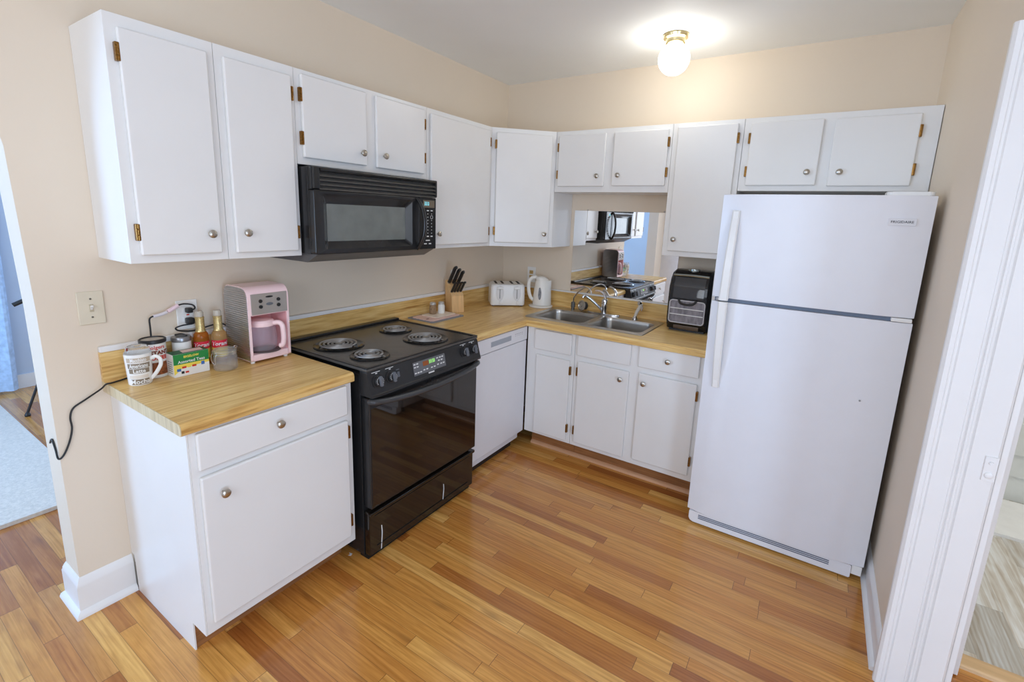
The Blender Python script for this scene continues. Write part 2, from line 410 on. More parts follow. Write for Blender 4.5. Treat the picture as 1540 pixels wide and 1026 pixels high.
# ------------------------------------------------------------------ the room
H = 2.59; WX = 2.614
struct('floor', MB().box(-3.6, 4.4, -5.8, -1.09, -0.05, 0).box(0.0, 2.76, -1.09, 0.12, -0.05, 0).box(-3.6, 0.0, -1.09, -0.6, -0.05, 0), oak)
struct('floor.001', MB().box(2.774, 4.6, -1.02, 1.7, -0.05, 0.004), vinyl)
struct('ceiling', MB().box(-3.6, 4.4, -5.8, 0.12, H, H + 0.08), ceil_paint)
struct('ceiling.001', MB().box(2.70, 4.6, 0.12, 1.7, H, H + 0.08).box(4.4, 4.6, -1.34, 0.12, H, H + 0.08), ceil_paint)
# wall with the archway (x = 0)
arch = [(-5.7, 0), (-5.7, H), (0.12, H), (0.12, 0), (-2.822, 0), (-2.824, 1.2), (-2.838, 1.75)]
for i in range(1, 24):
    t = PI * i / 24; arch.append((-3.54 + 0.70 * math.cos(t) , 1.75 + 0.42 * math.sin(t)))
arch += [(-4.25, 1.75), (-4.25, 0)]
struct('wall_left', MB().prism(arch, 'yz', -0.15, 0.0), wall_paint)
struct('wall_back', MB().box(0.0, WX + 0.14, 0.0, 0.12, 0, H), wall_paint)
struct('wall_right', MB().box(WX, WX + 0.14, -1.335, 0.0, 0, H), wall_paint)
# wall facing the camera with the bathroom doorway
struct('wall_bathroom_door', MB().box(WX + 0.14, 2.773, -1.335, -1.12, 0, H).box(3.66, 4.4, -1.335, -1.12, 0, H).box(2.773, 3.66, -1.335, -1.12, 2.085, H), wall_paint)
# walls behind and beside the camera, with openings for daylight; the rear and living-room back ones added for fill
struct('wall_front', MB().box(0.0, 0.75, -4.72, -4.6, 0, H).box(2.75, 4.4, -4.72, -4.6, 0, H).box(0.75, 2.75, -4.72, -4.6, 0, 1.1).box(0.75, 2.75, -4.72, -4.6, 2.4, H), P('soft_white_wall_paint', srgb(226, 226, 228), 0.6))
struct('wall_far_right', MB().box(4.3, 4.4, -4.6, -4.1, 0, H).box(4.3, 4.4, -3.1, -1.335, 0, H).box(4.3, 4.4, -4.1, -3.1, 0, 0.15).box(4.3, 4.4, -4.1, -3.1, 1.9, H), wall_paint)
struct('wall_living_room_left', MB().box(-3.6, -3.34, -5.7, -0.6, 0, H), blue_paint)
struct('wall_living_room_back', MB().box(-3.34, -2.55, -0.72, -0.6, 0, H).box(-1.05, -0.15, -0.72, -0.6, 0, H).box(-2.55, -1.05, -0.72, -0.6, 0, 0.8).box(-2.55, -1.05, -0.72, -0.6, 2.2, H), blue_paint)
struct('wall_living_room_front', MB().box(-3.34, -2.4, -5.7, -5.6, 0, H).box(-1.1, -0.15, -5.7, -5.6, 0, H).box(-2.4, -1.1, -5.7, -5.6, 0, 0.85).box(-2.4, -1.1, -5.7, -5.6, 2.25, H), blue_paint)
struct('wall_bathroom_left', MB().box(2.70, 2.84, 0.12, 1.7, 0, H).box(WX + 0.14, 2.773, -1.12, 0.12, 0, H), white_trim)
struct('wall_bathroom_back', MB().box(2.84, 4.6, 1.6, 1.7, 0, H), P('pale_grey_wall_paint', srgb(206, 212, 210), 0.6))
struct('wall_bathroom_right', MB().box(4.5, 4.6, -1.12, 1.6, 0, H), MATS['pale_grey_wall_paint'])
def window(n, axis, c, a0, a1, z0, z1):
    fr = MB(); t = 0.05
    def bx(p0, p1, q0, q1):
        if axis == 'y': fr.box(p0, p1, c - 0.03, c + 0.03, q0, q1, 0.004)
        else: fr.box(c - 0.03, c + 0.03, p0, p1, q0, q1, 0.004)
    bx(a0, a0 + t, z0, z1); bx(a1 - t, a1, z0, z1); bx(a0 + t, a1 - t, z0, z0 + t); bx(a0 + t, a1 - t, z1 - t, z1); m = (z0 + z1) / 2; bx(a0 + t, a1 - t, m - 0.02, m + 0.02)
    return struct('window_%d' % n, fr, white_trim)
window(1, 'y', -4.66, 0.75, 2.75, 1.1, 2.4); window(2, 'x', 4.36, -4.1, -3.1, 0.15, 1.9); window(3, 'y', -5.66, -2.4, -1.1, 0.85, 2.25); window(4, 'y', -0.66, -2.55, -1.05, 0.8, 2.2)  # rear and living-room back windows are unseen additions framing the fill lights
# baseboards: tall board with moulded cap and shoe moulding
bb = [(0, 0), (0.030, 0), (0.030, 0.006), (0.026, 0.018), (0.018, 0.026), (0.015, 0.028), (0.015, 0.125), (0.012, 0.132), (0.012, 0.137), (0.007, 0.150), (0.002, 0.160), (0, 0.160)]
struct('baseboard_left', MB().sweep([(0.0, -2.658), (0.0, -2.822), (-0.15, -2.822), (-0.15, -2.70)][::-1], [(-o, z) for o, z in bb]) if False else MB().sweep([(-0.15, -2.70), (-0.15, -2.822), (0.0, -2.822), (0.0, -2.658)], [(o, z) for o, z in bb]), white_trim)
struct('baseboard_left.001', MB().sweep([(0.0, -4.58), (0.0, -4.25), (-0.15, -4.25), (-0.15, -4.4)], bb), white_trim)
struct('baseboard_right', MB().sweep([(WX, -1.31), (WX, -0.02)], [(-o, z * 0.72) for o, z in bb]), white_trim)
struct('baseboard_living_room', MB().box(-3.34, -3.325, -5.6, -0.72, 0, 0.12, 0.003), white_trim)
# fluted casing of the bathroom doorway, its jamb, and the casing on the far side
cas = [(2.592, -1.337), (2.592, -1.352), (2.600, -1.360), (2.612, -1.360), (2.616, -1.353), (2.622, -1.353), (2.626, -1.358), (2.672, -1.358), (2.676, -1.351), (2.682, -1.351), (2.685, -1.358), (2.691, -1.358), (2.694, -1.351), (2.700, -1.351), (2.704, -1.358), (2.765, -1.358), (2.772, -1.350), (2.772, -1.337)]
struct('trim_1', MB().prism(cas, 'xy', 0.0, 2.16), white_trim)
struct('trim_2', MB().prism([(2.772 + 0.9 - (x - 2.772) + 0.05, y) for x, y in cas], 'xy', 0, 2.16).box(2.775, 3.72, -1.358, -1.337, 2.06, 2.16, 0.004), white_trim)
jb = MB().box(2.7735, 2.790, -1.347, -1.10, 0.012, 2.08, 0.003).box(2.7905, 2.855, -1.16, -1.10, 0.006, 2.07, 0.003)
jb.prism([(2.738, 0.845), (2.768, 0.845), (2.768, 0.925), (2.738, 0.925)], 'xz', -1.3625, -1.350, 0.002).lathe([(0.010, 0), (0.010, 0.003), (0.006, 0.005), (0, 0.005)], (2.753, -1.3622, 0.865), (0, -1, 0), 14).lathe([(0.006, 0), (0.005, 0.004), (0, 0.004)], (2.753, -1.3622, 0.905), (0, -1, 0), 10)
struct('trim_3', jb, white_trim)
struct('trim_4', MB().prism([(-1.105, 0.0), (-1.100, 0.008), (-1.085, 0.014), (-1.045, 0.014), (-1.022, 0.006), (-1.022, 0)], 'yz', 2.79, 3.66), P('oak_threshold', srgb(214, 178, 132), 0.4, var=0.08, scale=5, stretch=(1, 12, 1)))

# ------------------------------------------------------------------ cabinet kit
TL = lambda p: (p[1], p[0], p[2])        # left wall: (along, out, up) -> world
TB = lambda p: (p[0], -p[1], p[2])       # back wall
RC = math.sqrt(0.5)
def TC(p):                               # diagonal corner face
    s, d, z = p
    mx, my = (0.291 + 0.607) / 2, -(0.603 + 0.291) / 2
    return (mx + s * RC + d * RC, my + s * RC - d * RC, z)
KNOB = [(0.0045, 0), (0.0045, 0.010), (0.007, 0.013), (0.0125, 0.017), (0.0155, 0.022), (0.0145, 0.026), (0.010, 0.029), (0, 0.030)]
def dirv(T):
    a = Vector(T((0, 0, 0))); return (Vector(T((0, 1, 0))) - a).normalized()
def knob(T, s, d, z, parent):
    MB().lathe(KNOB, T((s, d, z)), dirv(T), 18).build('knob', nickel, parent)
def hinge(T, s, d, z, parent, side):
    b = MB(T)
    b.box(s - 0.0065, s + 0.0065, d - 0.014, d + 0.0035, z - 0.028, z + 0.028, 0.0025)
    b.box(s - 0.002, s + 0.0025, d + 0.002, d + 0.0065, z - 0.027, z - 0.010, 0.0018)
    b.box(s - 0.002, s + 0.0025, d + 0.002, d + 0.0065, z - 0.009, z + 0.009, 0.0018)
    b.box(s - 0.002, s + 0.0025, d + 0.002, d + 0.0065, z + 0.010, z + 0.027, 0.0018)
    b.build('hinge', brass, parent)
def slab(T, s0, s1, d, z0, z1, parent, name='door'):
    # lipped overlay slab with softly rounded edges
    m = MB(T).box(s0, s1, d + 0.001, d + 0.019, z0, z1, 0.006, 3)
    return m.build(name, cab_white, parent)
def door(T, s0, s1, d, z0, z1, parent, hs, hz, kn):
    o = slab(T, s0, s1, d, z0, z1, parent)
    for z in hz: hinge(T, (s0 - 0.003) if hs == 'l' else (s1 + 0.003), d + 0.015, z, o, hs)
    if kn: knob(T, kn[0], d + 0.018, kn[1], o)
    return o
DU = 0.291; ZT = 2.162; ZB = 1.383
def upper(T, s0, s1, z0, label, doors, depth=DU, extra=None, cat='wall cabinet'):
    c = T(((s0 + s1) / 2, depth / 2, z0)); t = thing('wall_cabinet', label, cat, c, group='white wall cabinets')
    b = MB(T).box(s0 + 0.0006, s1 - 0.0006, 0.001, depth, z0, ZT, 0.0022)
    b.build('body', cab_white, t)
    for a in doors: door(T, *a[:2], depth, *a[2:4], t, *a[4:])
    return t
upper(TL, -2.638, -2.322, ZB, 'white single-door wall cabinet at the left end of the run, nearest the archway', [(-2.609, -2.350, 1.411, 2.122, 'l', (2.048, 1.489), (-2.391, 1.483))])
upper(TL, -2.322, -2.011, ZB, 'white single-door wall cabinet immediately left of the microwave', [(-2.297, -2.034, 1.407, 2.122, 'r', (2.053, 1.487), (-2.260, 1.486))])
upper(TL, -2.011, -1.222, 1.776, 'short white two-door wall cabinet directly above the black microwave', [
    (-1.988, -1.650, 1.804, 2.142, 'l', (2.059, 1.884), (-1.686, 1.859)), (-1.590, -1.252, 1.802, 2.142, 'r', (2.066, 1.888), (-1.550, 1.861))])
upper(TL, -1.222, -0.604, ZB, 'white single-door wall cabinet immediately right of the microwave', [(-1.200, -0.640, 1.405, 2.134, 'r', (2.062, 1.485), (-1.151, 1.471))])
# diagonal corner cabinet
t = thing('wall_cabinet', 'white corner wall cabinet with a diagonal door, above the toaster and kettle', 'wall cabinet', (0.2, -0.2, ZB), group='white wall cabinets')
cp = [(0.001, -0.001), (0.001, -0.603), (0.291, -0.603), (0.607, -0.291), (0.607, -0.001)]
MB().prism(cp, 'xy', ZB, ZT).build('body', cab_white, t)
hl = math.hypot(0.607 - 0.291, 0.603 - 0.291) / 2
door(TC, -hl + 0.030, hl - 0.030, 0.001, 1.409, 2.132, t, 'l', (2.055, 1.487), (hl - 0.068, 1.474))
upper(TB, 0.609, 1.391, 1.765, 'short white two-door wall cabinet above the sink mirror', [
    (0.636, 0.974, 1.801, 2.134, 'l', (2.057, 1.880), (0.933, 1.866)), (1.030, 1.371, 1.804, 2.134, 'r', (2.059, 1.884), (1.075, 1.869))])
t7 = upper(TB, 1.391, 1.779, 1.386, 'tall white single-door wall cabinet over the air fryer, beside the refrigerator', [(1.424, 1.752, 1.417, 2.139, 'r', (2.061, 1.52), (1.461, 1.488))])
MB(TB).box(1.712, 1.7785, 0.001, DU, 0.917, 1.385, 0.002).build('side_panel', cab_white, t7)
t8 = upper(TB, 1.779, 2.612, 1.776, 'short white two-door wall cabinet above the refrigerator', [
    (1.816, 2.152, 1.804, 2.134, 'l', (2.055, 1.880), (2.106, 1.870)), (2.201, 2.538, 1.800, 2.130, 'r', (2.051, 1.876), (2.248, 1.868))])

# base cabinets
DB = 0.622
t = thing('base_cabinet', 'white base cabinet with one drawer and one door, under the left counter end', 'base cabinet', (0.31, -2.34, 0), group='white base cabinets')
MB(TL).box(-2.651, -2.030, 0.001, DB, 0.117, 0.874, 0.002).build('body', cab_white, t)
ep = [(0.030, 0), (0.521, 0), (0.521, 0.117), (0.6205, 0.117), (0.6205, 0.8735), (0.001, 0.8735), (0.001, 0.165), (0.030, 0.165)]
MB().prism(ep, 'xz', -2.6565, -2.6515).build('end_panel', cab_white, t)
MB(TL).box(-2.651, -2.030, 0.45, 0.515, 0.0, 0.1165).build('toe_kick', toe_wood, t, label='bare brown wood toe kick')
dr = slab(TL, -2.634, -2.061, DB, 0.737, 0.866, t, 'drawer_front'); knob(TL, -2.366, DB + 0.018, 0.812, dr)
door(TL, -2.633, -2.061, DB, 0.160, 0.711, t, 'r', (0.656, 0.236), (-2.571, 0.638))
DK = 0.598
t = thing('base_cabinet', 'narrow white base cabinet in the corner beside the dishwasher, no knob on its door', 'base cabinet', (0.82, -0.3, 0), group='white base cabinets')
MB(TB).box(0.631, 0.985, DK - 0.02, DK, 0.117, 0.874, 0.002).box(0.969, 0.985, 0.001, DK - 0.021, 0.117, 0.874).box(0.648, 0.968, 0.001, DK - 0.021, 0.117, 0.135).build('body', cab_white, t)
MB(TB).box(0.650, 0.985, 0.45, 0.515, 0.0, 0.1165).build('toe_kick', toe_wood, t, label='bare brown wood toe kick')
slab(TB, 0.694, 0.966, DK, 0.726, 0.862, t, 'drawer_front')
door(TB, 0.712, 0.961, DK, 0.138, 0.690, t, 'r', (0.623, 0.225), None)
t = thing('base_cabinet', 'wide white two-door base cabinet under the sink, beside the refrigerator', 'base cabinet', (1.38, -0.3, 0), group='white base cabinets')
MB(TB).box(0.987, 1.79, DK - 0.02, DK, 0.117, 0.874, 0.002).box(0.987, 0.996, 0.001, DK - 0.021, 0.117, 0.874).box(1.774, 1.79, 0.001, DK - 0.021, 0.117, 0.874).box(0.997, 1.773, 0.001, DK - 0.021, 0.117, 0.135).build('body', cab_white, t)
MB(TB).box(0.987, 1.790, 0.45, 0.515, 0.0, 0.1165).build('toe_kick', toe_wood, t, label='bare brown wood toe kick')
slab(TB, 1.008, 1.357, DK, 0.737, 0.869, t, 'drawer_front')
d3 = slab(TB, 1.406, 1.750, DK, 0.744, 0.875 - 0.004, t, 'drawer_front'); knob(TB, 1.580, DK + 0.018, 0.812, d3)
door(TB, 1.018, 1.356, DK, 0.146, 0.701, t, 'l', (0.629, 0.228), (1.309, 0.648))
door(TB, 1.416, 1.748, DK, 0.156, 0.708, t, 'r', (0.640, 0.245), (1.452, 0.652))
struct('trim_5', MB().prism([(-0.5155, 0), (-0.5155, 0.022), (-0.521, 0.021), (-0.531, 0.015), (-0.536, 0.006), (-0.536, 0)], 'yz', 0.652, 1.80), pink_wood)

# ------------------------------------------------------------------ countertops
ZC = 0.915
def edge_prof(front, back):   # rolled front edge, (out, z)
    return [(back, 0.875), (front - 0.004, 0.875), (front, 0.879), (front, 0.900), (front - 0.003, 0.908), (front - 0.009, 0.9135), (front - 0.016, ZC), (back, ZC)]
t = thing('countertop', 'short oak-look laminate countertop left of the stove, holding the coffee maker', 'countertop', (0.3, -2.35, 0.875), group='oak-look countertops')
MB().prism(edge_prof(0.640, 0.001), 'xz', -2.6735, -2.024).build('worktop', lam_y, t)
MB().prism(edge_prof(0.6395, 0.002), 'xz', -2.6765, -2.6738).build('end_cap', lam_z, t)
MB().prism([(0.001, ZC + 0.0003), (0.026, ZC + 0.0003), (0.022, 0.925), (0.020, 0.932), (0.020, 1.024), (0.016, 1.029), (0.001, 1.029)], 'xz', -2.6765, -2.0245).build('backsplash', lam_y, t)
MB().box(0.001, 0.022, -2.6765, -2.0245, 1.0293, 1.052, 0.004).build('caulk_strip', white_trim, t, label='white painted strip along the top of the backsplash')
t = thing('countertop', 'L-shaped oak-look laminate countertop running round the corner and under the sink', 'countertop', (0.6, -0.5, 0.875), group='oak-look countertops')
wl = MB(); prof = edge_prof(0.640, 0.001)
# left leg, mitred where it meets the sink leg
A = [wl.v((x, -1.231, z)) for x, z in prof]; B = [wl.v((x, -x, z)) if x > 0.01 else wl.v((x, -0.001, z)) for x, z in prof]
for k in range(len(prof)): wl.face([A[k], A[(k + 1) % len(prof)], B[(k + 1) % len(prof)], B[k]])
wl.face(A); wl.face(B[::-1]); wl.build('worktop', lam_y, t)
SX0, SX1, SY0, SY1 = 0.578, 1.372, -0.515, -0.105       # cut-out
wb = MB()
def leg(x0f, x1, poly_out):
    A = [wb.v((x0f(o), -o, z)) for o, z in poly_out]; B = [wb.v((x1, -o, z)) for o, z in poly_out]
    for k in range(len(poly_out)): wb.face([A[k], A[(k + 1) % len(poly_out)], B[(k + 1) % len(poly_out)], B[k]])
    wb.face(A[::-1]); wb.face(B)
fr = [(0.515, 0.875), (0.636, 0.875), (0.640, 0.879), (0.640, 0.900), (0.637, 0.908), (0.631, 0.9135), (0.624, ZC), (0.515, ZC)]
leg(lambda o: o + 0.0006, 1.792, fr)
leg(lambda o: o + 0.0006, 1.792, [(0.001, 0.875), (0.105, 0.875), (0.105, ZC), (0.001, ZC)])
leg(lambda o: o + 0.0006, SX0, [(0.105, 0.875), (0.515, 0.875), (0.515, ZC), (0.105, ZC)])
leg(lambda o: SX1, 1.792, [(0.105, 0.875), (0.515, 0.875), (0.515, ZC), (0.105, ZC)])
wb.build('worktop', lam_x, t)
MB().prism([(0.001, ZC + 0.0003), (0.026, ZC + 0.0003), (0.022, 0.925), (0.020, 0.932), (0.020, 1.024), (0.016, 1.029), (0.001, 1.029)], 'xz', -1.2305, -0.021).build('backsplash', lam_y, t)
MB(TB).prism([(0.001, ZC + 0.0003), (0.026, ZC + 0.0003), (0.022, 0.925), (0.020, 0.932), (0.020, 1.024), (0.016, 1.029), (0.001, 1.029)], 'yz', 0.021, 1.711).build('backsplash', lam_x, t)
MB().box(0.001, 0.022, -2.0, -0.023, 1.0293, 1.050, 0.004).build('caulk_strip', white_trim, t, label='white painted strip along the top of the backsplash')
MB().box(0.0225, 1.43, -0.022, -0.001, 1.0293, 1.040, 0.003).build('caulk_strip', white_trim, t, label='white painted strip along the top of the backsplash')
# backsplash behind the stove
MB().prism([(0.001, 0.90), (0.020, 0.90), (0.020, 1.024), (0.016, 1.029), (0.001, 1.029)], 'xz', -2.0238, -1.2310).build('backsplash', lam_y, t)

# ------------------------------------------------------------------ mirror over the sink
t = thing('mirror', 'frameless wall mirror above the sink reflecting the microwave and stove', 'mirror', (1.0, -0.003, 1.045))
MB().box(0.636, 1.425, -0.0055, -0.0005, 1.0415, 1.650, 0.001).build('glass', mirror_m, t)
for x in (0.74, 1.30): MB().lathe([(0.006, 0), (0.006, 0.004), (0.003, 0.007), (0, 0.007)], (x, -0.0005, 1.655), (0, -1, 0), 12).build('clip', chrome, t)

# ------------------------------------------------------------------ stove
RY0, RY1 = -1.998, -1.236
t = thing('stove', 'black electric coil stove with a glass oven door, set between the counters', 'stove', (0.35, -1.617, 0))
MB().box(0.03, 0.640, RY0, RY1, 0.02, 0.903, 0.003).build('body', black_en, t)
ck = MB()
ck.box(0.030, 0.688, RY0 - 0.002, RY1 + 0.002, 0.9165, 0.930, 0.004)
ct = ck.build('cooktop', black_cook, t); ck = MB()
ck.box(0.030, 0.075, RY0 - 0.002, RY1 + 0.002, 0.9302, 0.944, 0.006)
ck.box(0.075, 0.688, RY0 - 0.002, RY0 + 0.016, 0.9302, 0.9345, 0.0018).box(0.075, 0.688, RY1 - 0.016, RY1 + 0.002, 0.9302, 0.9345, 0.0018).box(0.672, 0.688, RY0 + 0.016, RY1 - 0.016, 0.9302, 0.9345, 0.0018)
ck.build('rim', black_en, ct)
def burner(x, y, r):
    z = 0.931
    b = MB().lathe([(r * 1.20, -0.001), (r * 1.22, 0.003), (r * 1.17, 0.006), (r * 1.08, 0.004), (r * 1.0, 0.001), (r * 0.5, -0.0003), (0, -0.0003)], (x, y, z), n=40).build('drip_bowl', drip_m, ct)
    pts = []; turns = 4 if r > 0.085 else 3; N = 34 * turns
    for i in range(N + 1):
        a = 2 * PI * turns * i / N; rr = r * (0.22 + 0.76 * i / N); pts.append((x + rr * math.cos(a), y + rr * math.sin(a), z + 0.011))
    c = MB().tube(pts, 0.0043, 8, flat=(1, 1)); 
    for k in range(3):
        a = 2 * PI * k / 3 + 0.4
        c.tube([(x + 0.015 * math.cos(a), y + 0.015 * math.sin(a), z + 0.004), (x + r * math.cos(a), y + r * math.sin(a), z + 0.004)], 0.002, 6)
    c.lathe([(0.018, 0.003), (0.018, 0.012), (0, 0.012)], (x, y, z), n=16)
    c.build('coil', coil_m, ct)
burner(0.290, -1.835, 0.098); burner(0.540, -1.855, 0.074); burner(0.520, -1.468, 0.098); burner(0.262, -1.440, 0.074)
cp_ = MB().prism([(0.640, 0.9155), (0.684, 0.9155), (0.690, 0.905), (0.708, 0.822), (0.716, 0.815), (0.716, 0.806), (0.640, 0.806)], 'xz', RY0, RY1, 0.003).build('control_panel', black_plas, t)
pa = Vector((0.690, 0, 0.905)); pb = Vector((0.708, 0, 0.822)); pn = Vector((0.083, 0, 0.018)).normalized(); pdn = (pb - pa).normalized()
def on_panel(y, f, out=0.0):    # f 0..1 down the sloping face
    q = pa + (pb - pa) * f + pn * out; return Vector((q.x, y, q.z))
for i, y in enumerate((-1.950, -1.874, -1.364, -1.290)):
    c = on_panel(y, 0.44, 0.0005)
    k = MB().lathe([(0.030, 0), (0.030, 0.003), (0.024, 0.004), (0.0225, 0.016), (0.020, 0.018), (0, 0.018)], c, pn, 28)
    u, w, n = basis(pn)
    def bl(p, c=c): return tuple(c + Vector((0, 1, 0)) * p[0] + pn * p[1] + (-pdn) * p[2])
    g = MB(bl).box(-0.007, 0.007, 0.017, 0.030, -0.023, 0.023, 0.004); 
    kk = k.build('knob', black_plas, cp_); g.build('grip', P('dark_grey_plastic', (0.13, 0.14, 0.16), 0.3), kk)
    md = MB()
    for j in range(11):
        a = math.radians(-30 + 24 * j); md_c = c + pn * 0.0192 + (Vector((0, 1, 0)) * math.cos(a) - pdn * math.sin(a)) * 0.0175
        md.lathe([(0.0018, -0.0006), (0.0018, 0.0004), (0, 0.0004)], md_c, pn, 6)
    md.box
    md.build('dial_marking', mark_w, kk)
    lg = MB(bl).box(-0.026, 0.020, 0.0004, 0.0009, 0.040, 0.0425).box(-0.006, 0.004, 0.0004, 0.0009, 0.033, 0.037)
    lg.build('legend', mark_w, cp_)
def pl(p): 
    q = on_panel(p[0] - 0.038, 0.46, p[1]) - pdn * p[2]; return tuple(q)
dp = MB(pl).box(-1.700, -1.478, 0.0003, 0.002, -0.034, 0.030, 0.001).build('display_panel', grey_pan, cp_)
MB(pl).box(-1.636, -1.598, 0.002, 0.003, 0.000, 0.022, 0.0003).build('display_window', led_o, dp)
gm_ = MB(pl)
for dx in (0, 0.010, 0.022, 0.032):
    for (a, b2, c2, d2) in ((0, 0.007, 0.019, 0.021), (0, 0.007, 0.012, 0.014), (0.0055, 0.007, 0.006, 0.021), (0, 0.007, 0.005, 0.007)): gm_.box(-1.594 + dx + a, -1.594 + dx + b2, 0.0022, 0.003, c2, d2)
gm_.build('clock_digits', led_g, dp)
bt = MB(pl)
for cx_, cz in ((-1.690, 0.020), (-1.672, 0.020), (-1.690, 0.006), (-1.672, 0.006), (-1.690, -0.022), (-1.672, -0.022), (-1.655, -0.022), (-1.632, -0.018), (-1.612, -0.018), (-1.580, -0.018), (-1.560, -0.018), (-1.535, 0.018), (-1.515, 0.018), (-1.497, 0.018), (-1.525, 0.004), (-1.505, 0.004), (-1.535, -0.014), (-1.512, -0.014), (-1.494, -0.014)):
    bt.box(cx_ - 0.006, cx_ + 0.006, 0.0019, 0.0027, cz - 0.0028, cz + 0.0028)
bt.build('button_legend', mark_w, dp)
MB(pl).box(-1.606, -1.566, 0.0003, 0.0012, -0.044, -0.037, 0.0003).build('name_badge', mark_w, cp_)
MB(pl).box(-1.800, -1.786, 0.0003, 0.003, -0.010, 0.014, 0.001).box(-1.802, -1.784, 0.0003, 0.0009, 0.022, 0.026).build('rocker_switch', P('dark_grey_plastic', (0.13, 0.14, 0.16), 0.3), cp_)
dd = MB().box(0.642, 0.692, RY0 + 0.004, RY1 - 0.004, 0.270, 0.796, 0.006, 3).build('oven_door', black_en, t)
MB().box(0.6895, 0.6945, RY0 + 0.012, RY1 - 0.012, 0.282, 0.752, 0.0015).build('door_glass', black_glass, dd)
hp = [(0.690, RY0 + 0.012, 0.784), (0.708, RY0 + 0.020, 0.784)]
for i in range(1, 12):
    f = i / 12; y = RY0 + 0.03 + (RY1 - RY0 - 0.06) * f; hp.append((0.710 + 0.024 * math.sin(PI * f) ** 0.7, y, 0.784 - 0.022 * math.sin(PI * f) ** 0.7))
hp += [(0.708, RY1 - 0.020, 0.784), (0.690, RY1 - 0.012, 0.784)]
MB().tube(hp, 0.0150, 12, smooth=3, flat=(1.0, 0.9)).build('handle', P('black_satin_handle', (0.05, 0.052, 0.056), 0.22), dd)
dw_ = MB().box(0.642, 0.676, RY0 + 0.004, RY1 - 0.004, 0.028, 0.236, 0.004).box(0.642, 0.690, RY0 + 0.002, RY1 - 0.002, 0.232, 0.250, 0.006)
dw_.box(0.675, 0.680, RY0 + 0.045, RY1 - 0.05, 0.060, 0.062, 0.0008).box(0.675, 0.679, RY0 + 0.035, RY1 - 0.035, 0.218, 0.221, 0.0008)
dwo = dw_.build('storage_drawer', P('black_glossy_enamel', (0.012, 0.009, 0.007), 0.07, spec=0.8), t)
for y, z0, z1, z2 in ((-1.925, 0.078, 0.150, 0.03), (-1.495, 0.098, 0.150, 0.06)):
    MB().tube([(0.6768, y, z1), (0.677, y + 0.002, (z1 + z0) / 2), (0.6768, y, z0), (0.6765, y - 0.004, z2)], 0.0022, 6, smooth=3).build('paint_drip', mark_w, dwo)
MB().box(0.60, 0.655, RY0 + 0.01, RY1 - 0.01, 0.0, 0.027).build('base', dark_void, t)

# ------------------------------------------------------------------ microwave
MY0, MY1 = -2.004, -1.240; MX = 0.385
t = thing('microwave', 'black over-the-range microwave mounted above the stove', 'microwave', (0.2, -1.62, 1.355))
MB().box(0.002, 0.345, MY0, MY1, 1.392, 1.766, 0.003).build('body', mw_black, t)
MB().prism([(0.002, 1.3915), (0.002, 1.352), (0.30, 1.352), (0.375, 1.3915)], 'xz', MY0 + 0.012, MY1 - 0.012).build('vent_hood', P('grey_black_metal', (0.10, 0.10, 0.105), 0.35), t)
gr = MB().box(0.346, 0.372, MY0, MY1, 1.672, 1.766, 0.003)
gr.box(0.372, MX + 0.006, MY0, MY0 + 0.03, 1.674, 1.766, 0.006).box(0.372, MX + 0.006, MY1 - 0.012, MY1, 1.674, 1.766, 0.006).box(0.372, MX + 0.010, MY0 + 0.03, MY1 - 0.012, 1.748, 1.766, 0.008)
go = gr.build('vent_grille', mw_black, t)
for k in range(4):
    z = 1.736 - 0.0185 * k
    MB().prism([(0.372, z), (MX + 0.004, z - 0.009), (MX + 0.006, z - 0.006), (0.374, z + 0.003)], 'xz', MY0 + 0.03, MY1 - 0.012).build('louver', P('louver_grey', (0.13, 0.125, 0.115), 0.3), go)
# door: raised frame whose inner faces slope to a recessed window
DY1 = -1.372
dm = MB()
def rr(x, y0, y1, z0, z1, r): return [(x, p[0], p[1]) for p in rrect(y0, y1, z0, z1, r, 4)]
dm.loft([rr(0.346, MY0, DY1, 1.392, 1.671, 0.012), rr(MX - 0.004, MY0, DY1, 1.392, 1.671, 0.012), rr(MX, MY0 + 0.006, DY1 - 0.006, 1.397, 1.666, 0.014),
         rr(MX, MY0 + 0.045, DY1 - 0.055, 1.414, 1.652, 0.012), rr(MX - 0.030, MY0 + 0.080, DY1 - 0.080, 1.448, 1.612, 0.008)])
do = dm.build('door', mw_black, t)
MB().box(MX - 0.0305, MX - 0.028, MY0 + 0.079, DY1 - 0.079, 1.447, 1.613, 0.0008).build('window', mw_glass, do)
hy = DY1 - 0.020
MB().tube([(MX - 0.002, hy, 1.664), (MX + 0.012, hy + 0.004, 1.648), (MX + 0.034, hy + 0.012, 1.60), (MX + 0.043, hy + 0.016, 1.53), (MX + 0.034, hy + 0.012, 1.46), (MX + 0.012, hy + 0.004, 1.412), (MX - 0.002, hy, 1.397)], 0.0115, 12, smooth=6, flat=(1.15, 0.8)).build('handle', black_en, do)
cpn = MB().box(0.346, MX - 0.004, DY1 + 0.002, MY1, 1.392, 1.671, 0.004).build('control_panel', black_en, t)
px = MX - 0.004
MB().box(px - 0.0005, px + 0.0012, DY1 + 0.030, MY1 - 0.014, 1.618, 1.658, 0.0004).build('display', P('taupe_display', srgb(120, 108, 92), 0.15), cpn)
ld = MB()
for dx in (0.0, 0.012, 0.026):
    for (a, b2, c2, d2) in ((0, 0.009, 0.016, 0.018), (0, 0.009, 0.007, 0.009), (0.007, 0.009, 0, 0.018), (0, 0.009, 0, 0.002)): ld.box(px + 0.001, px + 0.0018, DY1 + 0.038 + dx + a, DY1 + 0.038 + dx + b2, 1.630 + c2, 1.630 + d2)
ld.build('clock_digits', led_b, cpn)
lg = MB()
